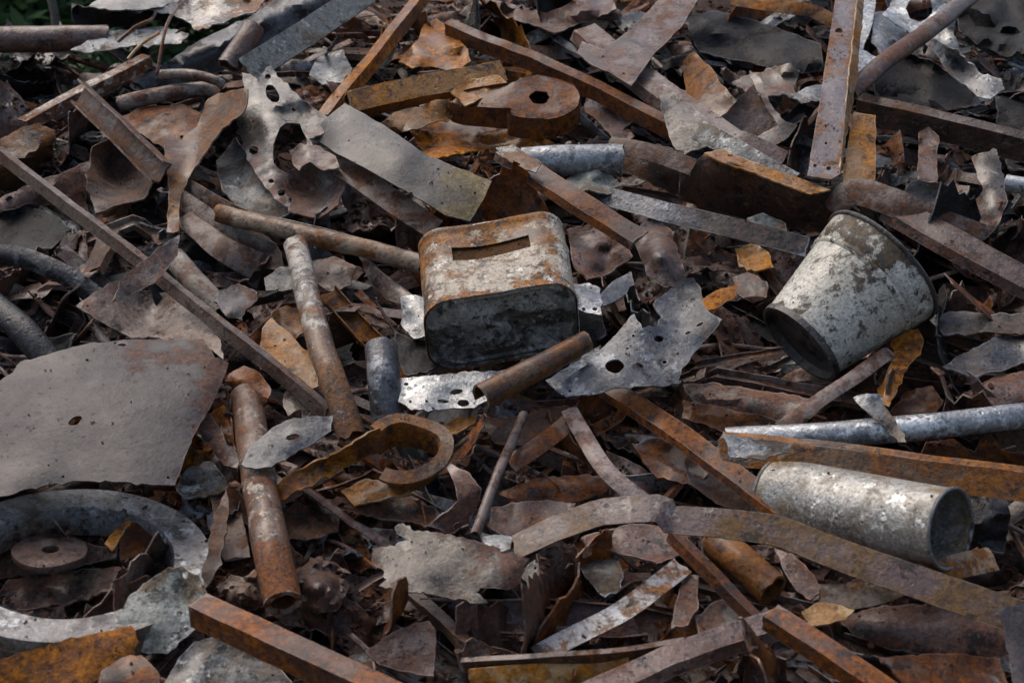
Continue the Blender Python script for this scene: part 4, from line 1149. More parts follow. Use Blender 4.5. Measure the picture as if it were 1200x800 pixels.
S("torn_strip", "grey torn sliver between the tin and the slate blue torn plate", "metal strip", 'slate', [(704, 344), (722, 326), (740, 318), (742, 332), (726, 350), (708, 358)], h=.115, crumple=.005, rg=((704, 344, -.1), (740, 320, -.1)))
B("channel_bar", "rusty channel bar running down right under the slate blue torn plate", "flat bar", 'rust_brown', [(704, 456, .09), (800, 520, .105), (916, 608, .10)], p_V(.024, .010, .004, 28), roll=0, smooth=False, rg=(.1, .05, .1))
B("rod", "thin straight rusty rod standing in the lower middle", "rod", 'rust_purple', [(614, 486, .11), (584, 556, .12), (556, 628, .105)], p_pipe(.0062, .002, 10), rg=(.1, .1), smooth=False, tear=.003)
B("bent_strip", "brown strip rising to the right under the split tube", "metal strip", 'rust_brown', [(598, 546, .09), (636, 520, .105), (674, 490, .10)], p_bend(.024, .002, .006), roll=25, rg=(0, .1))
B("bent_strip", "purple grey strip dropping from under the split tube towards the bent ribbon", "metal strip", 'rust_purple', [(668, 482, .105), (690, 520, .115), (716, 556, .115), (756, 590, .10)], p_bend(.022, .002, .007), roll=18, rg=(0, -.05))
S("torn_sheet", "ochre torn sheet between the curled hoop and the split tube", "metal sheet", 'rust_ochre', [(512, 500), (534, 490), (560, 484), (556, 496), (534, 508), (518, 512)], h=.10, crumple=.008)

# --- right middle
B("bent_strip", "thin purple brown strip leaning under the bucket", "metal strip", 'rust_purple', [(914, 502, .095), (958, 470, .115), (1004, 440, .125), (1042, 412, .12)], p_bend(.020, .002, .005), roll=20)
S("spoon_strip", "orange rusted tongue of sheet hanging down behind the bucket rim", "metal strip", 'rust_orange', [(1046, 398, .12), (1060, 388, .13), (1076, 385, .135), (1083, 398, .13), (1078, 414, .125), (1062, 432, .12), (1052, 452, .115), (1042, 474, .105), (1026, 474, .10), (1036, 446, .11), (1047, 420, .118)], crumple=.004, rg=((1070, 390, -.1), (1030, 470, .08)))
B("pipe", "light bluish galvanised pipe lying across the right side above the rusty angle bar", "pipe", 'galv', [(852, 516, .10), (960, 510, .115), (1060, 502, .125), (1120, 496, .125), (1215, 484, .12)], p_pipe(.0165, .003), rg=(-.1, -.2, -.15, -.1), dent=.0018)
B("angle_bar", "long rusty angle bar with a whitish left end lying over the pale cylinder", "angle bar", 'rust_bar', [(843, 512, .125), (960, 522, .145), (1080, 538, .15), (1215, 556, .15)], p_V(.010, .034, .004, 20), roll=26, smooth=False, rg=(-.05, .0, .02, .05))
S("scraped_patch_sheet", "pale bluish scraped sheet covering the left end of the long rusty angle bar", "metal sheet", 'galv', [(846, 509, .16), (880, 513, .165), (930, 520, .165), (924, 530, .16), (890, 538, .155), (856, 535, .15)], crumple=.0015, rg=((850, 515, -.15), (930, 525, .22)), jag=2.4)
S("torn_strip", "twisted pale torn sheet standing over the galvanised pipe", "metal strip", 'galv_dull', [(1000, 466, .15), (1016, 460, .16), (1032, 462, .155), (1038, 478, .15), (1050, 494, .15), (1062, 518, .145), (1052, 518, .14), (1036, 498, .145), (1014, 482, .15)], crumple=.006, step=6, rg=((1000, 465, -.15), (1060, 515, .2)))
S("torn_sheet", "long grey brown warped sheet above the long rusty angle bar", "metal sheet", 'taupe', [(800, 450), (836, 448), (880, 456), (930, 462), (966, 474), (950, 490), (910, 492), (860, 478), (812, 470)], h=.095, crumple=.008, folds=[((800, 462), (960, 480), -.6)])
S("torn_sheet", "rust brown dark sheet in shadow under the warped grey brown sheet", "metal sheet", 'rust_brown', [(800, 468), (860, 480), (916, 494), (910, 508), (850, 506), (800, 490)], h=.07, crumple=.006)
S("torn_plate", "dark grey plate with a lifted edge right of the bucket", "metal plate", 'slate', [(1084, 372), (1120, 364), (1160, 368), (1215, 366), (1215, 392), (1160, 390), (1112, 392)], h=.10, crumple=.008, rg=((1084, 372, .1), (1200, 380, .1)))
S("torn_plate", "dark grey plate with dented surface at the right edge below the lifted plate", "metal plate", 'slate', [(1104, 430), (1140, 408), (1170, 394), (1215, 392), (1215, 420), (1180, 432), (1140, 440)], h=.095, crumple=.008, rg=((1104, 430, .1), (1200, 400, .05)))
S("torn_plate", "purple grey plate at the right edge above the galvanised pipe", "metal plate", 'rust_purple', [(1120, 466), (1160, 444), (1215, 430), (1215, 468), (1180, 472), (1140, 482)], h=.085, crumple=.008)
S("torn_sheet", "reddish brown plates of rusty sheet right of the orange tongue", "metal sheet", 'rust_brown', [(1044, 484), (1062, 458), (1092, 452), (1108, 470), (1090, 492), (1060, 496)], h=.075, crumple=.008)
B("angle_bar", "purple brown angle bar slanting down to the right edge beyond the bucket", "angle bar", 'rust_purple', [(1034, 246, .14), (1100, 284, .14), (1176, 326, .125), (1230, 352, .11)], p_V(.040, .016, .004, 30), roll=12, smooth=False)
B("bent_strip", "dark curved strip lying behind the bucket rim", "metal strip", 'rust_dark', [(974, 246, .12), (1002, 226, .15), (1050, 240, .15), (1100, 262, .13), (1150, 280, .11)], p_bend(.044, .002, .012), roll=18)
S("torn_strip", "small brown tongue of sheet standing behind the bucket rim", "metal strip", 'taupe', [(1028, 286), (1036, 270), (1046, 282), (1060, 300), (1052, 310), (1036, 304)], h=.12, crumple=.006)
S("torn_sheet", "ochre brown broken sheet between the torn plate and the bucket", "metal sheet", 'rust_ochre', [(862, 292), (884, 284), (902, 296), (906, 312), (888, 318), (868, 312)], h=.085, crumple=.012, step=6)
S("torn_sheet", "brown leaf of sheet beside the bucket base", "metal sheet", 'taupe', [(858, 326), (876, 318), (900, 330), (898, 348), (882, 356), (866, 344)], h=.09, crumple=.008)
S("torn_sheet", "orange brown splintered sheet left of the bucket", "metal sheet", 'rust_orange', [(822, 350), (846, 338), (866, 332), (862, 346), (840, 362), (824, 364)], h=.09, crumple=.010)
S("crumpled_sheet", "pale scrap of sheet beneath the wide folded sheet", "metal sheet", 'pale_green', [(876, 256), (894, 250), (920, 262), (922, 270), (900, 270), (880, 266)], h=.095, crumple=.008)

# --- bottom left
S("torn_sheet", "pale greenish sheet with a torn whitish hem right of the large ring", "metal sheet", 'pale_green', [(132, 738, .125), (150, 700, .135), (172, 680, .14), (196, 668, .145), (214, 664, .145), (230, 676, .14), (243, 694, .135), (246, 712, .13), (236, 730, .115), (214, 748, .105), (196, 766, .10), (168, 764, .10), (144, 754, .11)], holes=[(217, 673, 3.5, 4.5), (236, 684, 3, 2)], crumple=.007, bend=((140, 730), (240, 680), -3), rg=((180, 690, .10), (190, 765, -.18)))
S("curved_plate", "bright orange rusted plate at the bottom left corner", "metal plate", 'rust_orange', [(-14, 776, .12), (40, 760, .13), (90, 746, .14), (154, 732, .15), (160, 752, .145), (156, 772, .13), (120, 788, .125), (96, 812, .115), (-14, 812, .10)], crumple=.004, jag=1.4, rg=((0, 790, -.02), (160, 740, -.12)))
S("curled_sheet", "reddish brown curled sheet at the bottom edge over the orange plate", "metal sheet", 'rust_brown', [(112, 812), (118, 786), (140, 770), (166, 766), (184, 784), (190, 812)], h=.155, bend=((115, 790), (190, 790), -8), crumple=.005)
S("dented_sheet", "dented dull grey sheet at the bottom edge under the square tube", "metal sheet", 'galv_dull', [(186, 812), (206, 776), (228, 752), (256, 744), (300, 764), (334, 788), (350, 812)], h=.095, crumple=.010, rg=((200, 760, -.05), (320, 790, .1)))
B("square_tube", "rusty square tube running down right out of the bottom edge", "square tube", 'rust_brown', [(232, 714, .150), (360, 774, .16), (520, 848, .16)], p_box(.027, .027, .003), roll=43, smooth=False, dent=.0008, rg=(-.02, .02))
S("pitted_lump", "pinkish brown pitted lump of slag right of the rusty upright pipe", "slag", 'rust_purple', [(346, 668), (372, 652), (398, 664), (410, 688), (396, 714), (366, 722), (346, 706)], h=.085, ctrl=[(378, 688, .125)], crumple=.016, cs=24, step=5, thick=.01)
S("pitted_lump", "pale pinkish pitted lump left of the rusty upright pipe", "slag", 'taupe', [(254, 688), (270, 674), (300, 676), (308, 698), (300, 714), (272, 712)], h=.08, ctrl=[(282, 694, .115)], crumple=.012, cs=24, step=5, thick=.01)
S("bent_strip", "dark brown upright strip right of the large ring", "metal strip", 'rust_dark', [(236, 668), (244, 640), (252, 600), (266, 572), (268, 600), (262, 640), (250, 678), (240, 690)], h=.105, crumple=.006)
S("torn_plate", "reddish brown plate lying inside the large ring at its right side", "metal plate", 'rust_brown', [(138, 626), (152, 612), (176, 616), (198, 630), (192, 644), (170, 654), (142, 656)], h=.065, crumple=.006)
S("torn_plate", "purple grey plate under the washer inside the large ring", "metal plate", 'rust_purple', [(-10, 632), (30, 622), (60, 616), (110, 640), (140, 640), (136, 652), (100, 662), (60, 668), (20, 674), (-10, 680)], h=.05, crumple=.005)
S("torn_plate", "flat purple brown plate in the near half of the large ring", "metal plate", 'taupe', [(-10, 704), (10, 680), (40, 672), (90, 668), (140, 664), (130, 690), (80, 706), (30, 714), (-10, 716)], h=.05, crumple=.006)
S("bent_strip", "orange edged strip inside the far side of the large ring", "metal strip", 'rust_ochre', [(122, 636), (136, 618), (152, 610), (154, 616), (140, 630), (132, 644)], h=.085, crumple=.003)
S("torn_sheet", "grey green sheet in the gap right of the big flat sheet", "metal sheet", 'galv_dull', [(206, 572), (220, 548), (246, 540), (262, 556), (268, 574), (244, 580), (216, 584)], h=.075, crumple=.008)
S("torn_sheet", "brown warped sheet right of the rusty upright pipe beneath the orange trough", "metal sheet", 'rust_dark', [(322, 600), (352, 588), (400, 600), (396, 622), (360, 632), (330, 630)], h=.065, crumple=.010)

# --- bottom middle
S("ragged_plate", "pale taupe ragged plate with a yellowish centre in the lower middle", "metal plate", 'taupe_pale', [(434, 656, .12), (438, 644, .125), (462, 638, .13), (480, 632, .135), (466, 626, .135), (463, 618, .14), (472, 613, .14), (486, 622, .14), (500, 622, .14), (535, 628, .14), (560, 634, .14), (592, 644, .135), (620, 654, .13), (612, 672, .125), (604, 690, .12), (584, 690, .125), (562, 688, .125), (558, 694, .12), (572, 706, .11), (556, 706, .115), (528, 700, .115), (500, 695, .12), (470, 691, .12), (444, 686, .12), (454, 678, .125), (450, 670, .125)], ctrl=[(520, 660, .132)], crumple=.004, jag=2.6, step=6, rg=((505, 660, -.06), (610, 670, .14)))
S("leaf_sheet", "purple brown folded leaf of sheet above the ragged plate", "metal sheet", 'rust_purple', [(519, 538, .12), (532, 546, .125), (550, 554, .13), (564, 572, .125), (562, 590, .12), (552, 606, .115), (546, 626, .105), (522, 622, .10), (502, 616, .10), (520, 602, .11), (536, 586, .12), (530, 562, .125)], crumple=.004, folds=[((536, 586), (566, 570), -.8)])
B("bent_strap", "long thin strap arched in the lower middle, running down right to the edge", "metal strap", 'strap', [(602, 642, .125), (650, 619, .148), (690, 604, .165), (704, 600, .17), (740, 597, .178), (777, 595, .184), (783, 609, .172), (840, 612, .174), (905, 620, .17), (925, 626, .168), (1000, 656, .163), (1100, 691, .158), (1216, 730, .153)], p_flat(.033, .0022), roll=36, twist=-30, smooth=False, rg=(-.02, -.02, -.08, -.12, .03, .06, .10, -.0, .08, .04), dent=.0014, taper=(1.0, 1.1))  # the pale dip in rg paints a highlight just before the kink
S("torn_plate", "small purple grey plate at the bottom edge left of centre", "metal plate", 'rust_purple', [(428, 764, .10), (450, 746, .105), (472, 734, .11), (502, 727, .115), (511, 738, .11), (510, 770, .10), (508, 792, .095), (470, 786, .09), (444, 778, .095)], crumple=.003, jag=1.2)
B("torn_strip", "strip with white peeling paint slanting in the bottom middle", "metal strip", 'white_peel', [(628, 770, .09), (700, 732, .11), (750, 702, .12), (800, 662, .115)], p_bend(.028, .002, -.004), roll=22, rg=(.15, -.15, -.12, .15), taper=(.8, .9))
B("bent_strip", "dark grey green strip lying level along the bottom edge", "metal strip", 'rust_dark', [(540, 776, .10), (640, 770, .115), (720, 764, .12), (804, 752, .115)], p_V(.006, .036, .003, 40), roll=-4, rg=(.05, .05))
B("bent_strip", "ochre strip half buried along the bottom edge", "metal strip", 'rust_ochre', [(552, 798, .085), (640, 790, .095), (740, 782, .10)], p_bend(.026, .003, .003), roll=-15)
B("flat_bar", "wide purple grey bar crossing the bottom edge right of centre", "flat bar", 'rust_purple', [(690, 822, .13), (790, 776, .14), (914, 734, .13)], p_V(.024, .014, .004, 30), roll=0, smooth=False, rg=(-.05, -.05))
S("torn_sheet", "grey dented sheet under the bent ribbon", "metal sheet", 'galv_dull', [(674, 650), (700, 646), (726, 652), (730, 676), (722, 694), (702, 696), (686, 676)], h=.085, crumple=.010, rg=((690, 650, .1), (720, 690, .15)))
S("torn_sheet", "wide brown sheet under the bent ribbon", "metal sheet", 'rust_purple', [(680, 628), (740, 614), (790, 616), (800, 650), (770, 660), (720, 646), (690, 642)], h=.095, crumple=.006)
S("torn_sheet", "broad purple brown plate behind the thin rod in the lower middle", "metal sheet", 'rust_purple', [(576, 596), (600, 588), (640, 586), (676, 590), (660, 606), (626, 622), (590, 628), (572, 616)], h=.075, crumple=.006)
S("torn_sheet", "warm brown warped sheet above the broad purple brown plate", "metal sheet", 'rust_brown', [(584, 578), (630, 560), (690, 556), (724, 562), (706, 580), (660, 590), (610, 590)], h=.07, crumple=.008, folds=[((584, 580), (720, 566), -.7)])
S("crumpled_sheet", "grey crumpled sheet end under the right tip of the ragged plate", "metal sheet", 'galv_dull', [(606, 672), (626, 656), (652, 654), (672, 660), (650, 674), (624, 686)], h=.09, crumple=.010, step=6)
S("crumpled_sheet", "small pale dented knob of sheet beside the left end of the bent ribbon", "metal sheet", 'galv', [(564, 630), (580, 626), (600, 628), (598, 642), (584, 646), (570, 638)], h=.125, crumple=.010, step=6)
S("torn_sheet", "dark folded sheet left of the leaf of sheet above the ragged plate", "metal sheet", 'rust_dark', [(402, 592), (440, 574), (480, 580), (516, 602), (504, 616), (470, 610), (430, 604)], h=.08, crumple=.010)
S("torn_sheet", "brown ochre flap below the curled hoop", "metal sheet", 'rust_ochre', [(400, 576), (430, 560), (472, 566), (484, 578), (450, 584), (416, 592)], h=.085, crumple=.008, rg=((400, 576, .1), (480, 570, .0)))

# --- bottom right
B("thin_bar", "thin brown bar slanting down between the bent ribbon and the bottom edge", "bar", 'rust_brown', [(784, 622, .12), (838, 676, .13), (898, 738, .12)], p_V(.014, .014, .003), roll=5, smooth=False, rg=(.05, .0))
B("pipe", "short orange rusted pipe with its dark open end facing down", "pipe", 'rust_bar', [(838, 634, .095), (872, 662, .105), (905, 692, .105)], p_pipe(.0195, .003), rg=(.05, .12, .14), smooth=False, dent=.002)
B("bent_strip", "ochre strip bent up to the right beneath the long flat bar", "metal strip", 'rust_bar', [(962, 700, .12), (1010, 697, .13), (1056, 684, .135), (1100, 670, .13), (1164, 656, .12)], p_bend(.028, .003, .005), roll=15, rg=(0, -.1, -.08, .05))
B("square_tube", "rusty purple bar end sticking up at the bottom edge right of centre", "square tube", 'rust_brown', [(902, 722, .155), (960, 760, .16), (1070, 836, .16)], p_box(.024, .020, .003), roll=40, smooth=False, rg=(-.02, .05), dent=.0008)
S("flat_plate", "pale grey plate standing at the bottom right corner", "metal plate", 'slate_flat', [(1172, 712, .185), (1214, 706, .185), (1214, 820, .15), (1190, 820, .15), (1182, 770, .165)], crumple=.002, rg=((1180, 720, -.1), (1190, 800, -.1)))
S("torn_sheet", "small bright ochre scrap over the rusty purple bar end", "metal sheet", 'rust_ochre', [(940, 716), (958, 706), (980, 708), (1002, 714), (990, 726), (968, 730), (950, 732)], h=.13, crumple=.004, rg=((950, 715, -.1), (1000, 715, -.1)))
S("torn_sheet", "wide brown sheet below the long flat bar at bottom right", "metal sheet", 'rust_purple', [(980, 722), (1040, 708), (1110, 706), (1180, 730), (1180, 770), (1110, 772), (1040, 760), (1000, 744)], h=.085, crumple=.007, folds=[((980, 726), (1180, 744), -.6)])
S("torn_sheet", "dark brown sheet at the bottom edge near the right corner", "metal sheet", 'rust_brown', [(1030, 770), (1100, 764), (1170, 772), (1186, 812), (1110, 812), (1060, 800)], h=.075, crumple=.008)
S("torn_plate", "small pinkish white plate under the thin bar", "metal plate", 'taupe_pale', [(816, 722), (836, 706), (850, 700), (866, 706), (864, 742), (846, 752), (822, 756)], h=.10, crumple=.003, rg=((820, 720, .25), (866, 720, -.1)))
S("torn_strip", "small upright grey brown strip beside the white peeling strip", "metal strip", 'taupe', [(796, 690), (806, 672), (818, 674), (818, 712), (806, 732), (786, 736)], h=.11, crumple=.003)
S("crumpled_sheet", "black glossy crumpled sheet right of the pale cylinder", "metal sheet", 'black_gloss', [(1122, 580), (1150, 566), (1180, 574), (1184, 610), (1176, 648), (1152, 642), (1128, 620)], h=.09, crumple=.022, step=6)
S("torn_sheet", "torn purple brown sheet edge under the long flat bar beside the orange pipe", "metal sheet", 'rust_purple', [(908, 640), (928, 650), (948, 668), (964, 690), (950, 702), (932, 690), (918, 668)], h=.09, crumple=.012)
S("torn_sheet", "brown plate tilted against the left side of the pale cylinder", "metal sheet", 'rust_dark', [(800, 520), (840, 546), (880, 580), (890, 604), (840, 590), (808, 566)], h=.06, crumple=.008)
S("torn_sheet", "brown curled plate below the split tube", "metal sheet", 'rust_dark', [(560, 486), (600, 490), (640, 478), (680, 476), (660, 500), (620, 522), (580, 520)], h=.055, crumple=.010)
S("torn_sheet", "brown leaf of sheet right of the purple grey dropping strip", "metal sheet", 'rust_brown', [(740, 520), (770, 512), (806, 530), (830, 556), (800, 566), (766, 556)], h=.065, crumple=.008)
HERO_END = len(scene.objects)

# ------------------------------------------------------------------ the smaller scrap packed between the large pieces
bpy.context.view_layer.update()
hv, hf = [], []
for o in list(scene.objects):
    if o.type != 'MESH' or o.get("kind") or o.name.split('.')[0] in ("trunk", "crown"):
        continue
    mw = o.matrix_world; k = len(hv)
    hv += [mw @ v.co for v in o.data.vertices]
    hf += [tuple(i + k for i in p.vertices) for p in o.data.polygons]
BVH = BVHTree.FromPolygons(hv, hf)

def unit_sheet(outline, bendr=None, axis=0.0, crumple=.006, cs=16, step=.009, jag=.002, thick=.0018, twist=0, ridge=0, seed=0):
    """a small loose sheet around the origin (metres), curled about an axis in its plane"""
    pts = []
    n = len(outline)
    for i in range(n):
        a = np.array(outline[i]); b = np.array(outline[(i + 1) % n]); l = np.linalg.norm(b - a)
        k = max(1, int(l / step)); nn = np.array([-(b - a)[1], (b - a)[0]]) / (l + 1e-9)
        for q in range(k):
            p = a + (b - a) * q / k
            pts.append(p + nn * noise.fractal(Vector((p[0] * 60, p[1] * 60, seed * 2.7)), .6, 2.2, 3) * jag)
    loop = np.array(pts)
    lo, hi = loop.min(0), loop.max(0)
    gx, gy = np.meshgrid(np.arange(lo[0], hi[0], step), np.arange(lo[1], hi[1], step * .87)); gx[1::2] += step / 2
    G = np.c_[gx.ravel(), gy.ravel()]
    G = G[inside(G, loop)]
    if len(G): G = G[seg_dist(G, loop) > step * .5]
    vs = [Vector(p) for p in loop] + [Vector(p) for p in G]
    r = delaunay_2d_cdt(vs, [(i, (i + 1) % len(loop)) for i in range(len(loop))], [], 0, 1e-6)
    V2 = np.array([tuple(v) for v in r[0]]); T = np.array([t for t in r[2] if len(t) == 3])
    T = T[inside(V2[T].mean(1), loop)]
    D = seg_dist(V2, loop)
    ca, sa = math.cos(axis), math.sin(axis)
    u = V2[:, 0] * ca + V2[:, 1] * sa; v = -V2[:, 0] * sa + V2[:, 1] * ca
    z = np.zeros(len(u))
    if bendr:
        rr = abs(bendr) * (1 + .25 * np.sin(v * 20 + seed))
        th = u / rr
        z = rr * (1 - np.cos(th)) * (1 if bendr > 0 else -1)
        u = rr * np.sin(th)
    if ridge:
        z = z + ridge * np.array([.9 * (.4 - abs(noise.noise(Vector((p[0] * 9 + seed, p[1] * 55, seed))))) + .5 * noise.noise(Vector((p[0] * 22, p[1] * 90, seed * 2.1))) for p in V2])
    if twist:
        a = v * twist
        u, z = u * np.cos(a) - z * np.sin(a), u * np.sin(a) + z * np.cos(a)
    z = z + .0025 * np.exp(-D / .012) * np.array([noise.noise(Vector((p[0] * 30, p[1] * 30, seed * 1.3))) * 1.8 for p in V2])
    W = np.c_[u, v, z]
    if crumple:
        for i in range(len(W)):
            p = Vector((V2[i][0], V2[i][1], 0)) * cs + Vector((seed * 1.9, 0, seed))
            W[i, 2] += crumple * (noise.fractal(p, .9, 2.1, 3) + 1.3 * (.35 - abs(noise.noise(p * 1.5 + Vector((9, seed, 0))))))
            d = noise.noise_vector(p * .8 + Vector((0, 0, 7)))
            W[i, 0] += d.x * crumple * .7; W[i, 1] += d.y * crumple * .7
    a = W[T[:, 1]] - W[T[:, 0]]; b = W[T[:, 2]] - W[T[:, 0]]
    fn = np.cross(a, b); vn = np.zeros_like(W)
    for i in range(3): np.add.at(vn, T[:, i], fn)
    vn /= np.linalg.norm(vn, axis=1)[:, None] + 1e-12
    n = len(W)
    faces = [tuple(int(x) for x in t) for t in T] + [tuple(int(x) + n for x in t[::-1]) for t in T]
    cnt = set((int(t[i]), int(t[(i + 1) % 3])) for t in T for i in range(3))
    faces += [(j, i, i + n, j + n) for (i, j) in cnt if (j, i) not in cnt]
    e = np.exp(-D / .008)
    return np.vstack([W, W - vn * thick]), faces, np.r_[e, e]

def fill_mesh(name, vs, fs, ed):
    me = bpy.data.meshes.new(name)
    me.from_pydata(np.asarray(vs).tolist(), [], fs)
    a = me.attributes.new("edge", 'FLOAT', 'POINT'); a.data.foreach_set("value", np.asarray(ed, dtype=np.float32))
    me.polygons.foreach_set("use_smooth", [True] * len(me.polygons))
    me.set_sharp_from_angle(angle=R(48))
    me.materials.append(None)
    return me

rs = random.Random(21)
KIND = {'scrap_plate': [], 'curled_scrap': [], 'scrap_strip': [], 'bar_offcut': [], 'crushed_scrap': [], 'thin_rod': [], 'crumpled_strip': [], 'buckled_sheet': [], 'bent_section': []}
def blob(rx, ry, n, irr):
    """the outline of a cut or torn piece: a skewed rectangle, a corner or an edge bitten out of it"""
    u = lambda s: rs.uniform(1 - s, 1 + s)
    sk = rs.uniform(-.3, .3) * ry
    c = [(-rx * u(irr), -ry * u(irr * .5)), (rx * u(irr), -ry * u(irr * .5)), (rx * u(irr) + sk, ry * u(irr * .5)), (-rx * u(irr) + sk, ry * u(irr * .5))]
    out = []
    bite = rs.randrange(4); snip = rs.randrange(4)
    for i in range(4):
        a, b = np.array(c[i]), np.array(c[(i + 1) % 4])
        if i == snip:
            out.append(tuple(a + (b - a) * rs.uniform(.15, .35)))
        else:
            out.append(tuple(a))
        if i == bite and n > 5:
            t = rs.uniform(.35, .65); ctr_ = (a + b) / 2 * rs.uniform(.3, .7)
            out += [tuple(a + (b - a) * (t - .12)), tuple((a + (b - a) * t) * .4 + ctr_ * .6), tuple(a + (b - a) * (t + .15))]
        elif n > 4:
            out.append(tuple((a + (b - a) * rs.uniform(.3, .7)) * rs.uniform(.9, 1.1)))
    return out
for i in range(12):
    KIND['scrap_plate'].append(fill_mesh('scrap_plate', *unit_sheet(blob(rs.uniform(.045, .09), rs.uniform(.03, .055), rs.choice((4, 5, 6, 7)), .3), rs.choice((None, .2, -.2, .12)), rs.uniform(0, 3), .004, seed=i)))
for i in range(12):
    KIND['curled_scrap'].append(fill_mesh('curled_scrap', *unit_sheet(blob(rs.uniform(.055, .10), rs.uniform(.04, .06), rs.choice((4, 5, 6, 8)), .35), rs.choice((.035, .05, -.04, -.06)), rs.uniform(0, 3), .005, seed=20 + i)))
for i in range(12):
    l = rs.uniform(.08, .20); w_ = rs.uniform(.010, .024)
    out = [(-w_, -l), (w_ * rs.uniform(.8, 1), -l * rs.uniform(.95, 1)), (w_, 0), (w_ * rs.uniform(.8, 1.1), l), (-w_ * rs.uniform(.7, 1), l * rs.uniform(.93, 1)), (-w_, 0)]
    KIND['scrap_strip'].append(fill_mesh('scrap_strip', *unit_sheet(out, rs.choice((.08, .12, -.09, -.2)), math.pi/2 + rs.uniform(-.3, .3), .004, seed=40 + i, twist=rs.choice((0, 3, -5, 6)))))
for i in range(12):
    r_ = rs.uniform(.05, .085)
    KIND['crushed_scrap'].append(fill_mesh('crushed_scrap', *unit_sheet(blob(r_, r_ * rs.uniform(.6, .9), 9, .3), rs.choice((.06, -.06, .1)), rs.uniform(0, 3), .022, cs=22, seed=60 + i, step=.008)))
for i in range(24):
    l = rs.uniform(.11, .26); w_ = rs.uniform(.014, .036); n_ = 9
    up_ = [(-l + 2*l*q/n_, w_ * rs.uniform(.45, 1.15) * (1 - .22 * abs(2*q/n_ - 1) ** 3)) for q in range(n_ + 1)]
    lo_ = [(-l + 2*l*q/n_ + rs.uniform(-.01, .01), -w_ * rs.uniform(.45, 1.15) * (1 - .22 * abs(2*q/n_ - 1) ** 3)) for q in range(n_, -1, -1)]
    KIND['crumpled_strip'].append(fill_mesh('crumpled_strip', *unit_sheet(up_ + lo_, rs.choice((.25, .4, -.18, .15)), rs.uniform(-.2, .2), .007, cs=14, seed=80 + i, ridge=rs.uniform(.012, .026), jag=.0022, step=.008)))
for i in range(18):
    l = rs.uniform(.10, .19); w_ = rs.uniform(.045, .085)
    KIND['buckled_sheet'].append(fill_mesh('buckled_sheet', *unit_sheet(blob(l, w_, rs.choice((6, 7, 9)), .28), rs.choice((.12, .2, -.15, .09)), rs.uniform(-.4, .4), .012, cs=12, seed=110 + i, ridge=rs.uniform(.016, .034), jag=.003, step=.008)))
UPZ = Vector((0, 0, 1))
for i in range(8):
    l = rs.uniform(.09, .22)
    W = catmull([np.array((-l, 0, 0)), np.array((0, rs.uniform(-.015, .015), rs.uniform(-.01, .01))), np.array((l, 0, 0))], 8)
    prof = rs.choice((p_V(.022, .020, .003), p_U(.034, .014, .003), p_flat(.030, .004), p_box(.024, .02, .002), p_pipe(.014, .002, 14), p_split(.016, .002, 90, 12)))
    vs, fs, ed, tt = sweep_mesh(W, prof, UPZ, 0, rs.uniform(-30, 30), (1, 1), .0025, 12, .008, .014, seed=i)
    KIND['bar_offcut'].append(fill_mesh('bar_offcut', vs, fs, ed))
for i in range(26):                                # thin straps, angles and gutters bent by the weight on them
    l = rs.uniform(.10, .25)
    k1 = rs.uniform(-.5, .5) * l
    W = [np.array((-l, rs.uniform(-.02, .02), rs.uniform(-.03, .01))), np.array((k1, rs.uniform(-.03, .03), rs.uniform(.0, .04))), np.array((k1 + .02, rs.uniform(-.03, .03), rs.uniform(.0, .04))), np.array((l, rs.uniform(-.04, .04), rs.uniform(-.03, .01)))]
    W = catmull(W, 8) if rs.random() < .6 else np.array(W)
    w_ = rs.uniform(.016, .042)
    prof = rs.choice((p_flat(w_, .002), p_flat(w_, .0016), p_V(w_ * .6, w_ * .4, .002, rs.uniform(20, 48)), p_bend(w_, .0016, w_ * .5), p_trough(w_ * .9, .010, .0018), p_L(w_ * .7, .012, .002)))
    vs, fs, ed, tt = sweep_mesh(W, prof, UPZ, rs.uniform(-25, 25), rs.uniform(-70, 70), (1, rs.uniform(.5, 1)), .004, 11, .014, .014, seed=50 + i)
    KIND['bent_section'].append(fill_mesh('bent_section', vs, fs, ed))
for i in range(5):
    l = rs.uniform(.10, .22)
    W = catmull([np.array((-l, 0, 0)), np.array((-l*.3, rs.uniform(-.03, .03), rs.uniform(-.02, .02))), np.array((l*.4, rs.uniform(-.03, .03), rs.uniform(-.01, .02))), np.array((l, 0, 0))], 8)
    vs, fs, ed, tt = sweep_mesh(W, p_rod(rs.uniform(.0025, .005), 7), UPZ, 0, 0, (1, 1), .001, 12, .003, .016, seed=i)
    KIND['thin_rod'].append(fill_mesh('thin_rod', vs, fs, ed))

FAMILY = {'rust_brown': 'rust brown', 'rust_orange': 'orange brown', 'rust_ochre': 'ochre brown', 'rust_purple': 'purple brown', 'rust_dark': 'dark brown',
          'taupe': 'grey brown', 'taupe_pale': 'pale taupe', 'slate': 'slate grey', 'black': 'black', 'galv': 'pale metallic', 'galv_dull': 'dull grey', 'pale_green': 'pale greenish', 'white_sheet': 'whitish'}
NOUN = {'bent_section': ('thin bent straps', 'thin bent strap', 'metal strap'), 'crumpled_strip': ('long crumpled strips', 'long crumpled strip', 'metal strip'), 'buckled_sheet': ('buckled sheets', 'buckled sheet', 'metal sheet'),
        'scrap_plate': ('small torn plates', 'small torn plate', 'metal plate'), 'curled_scrap': ('small curled sheets', 'small curled sheet', 'metal sheet'),
        'scrap_strip': ('narrow twisted strips', 'narrow twisted strip', 'metal strip'), 'bar_offcut': ('short bar offcuts', 'short bar offcut', 'bar'),
        'crushed_scrap': ('crushed bits of sheet', 'crushed bit of sheet', 'metal sheet'), 'thin_rod': ('thin bent rods', 'thin bent rod', 'rod')}
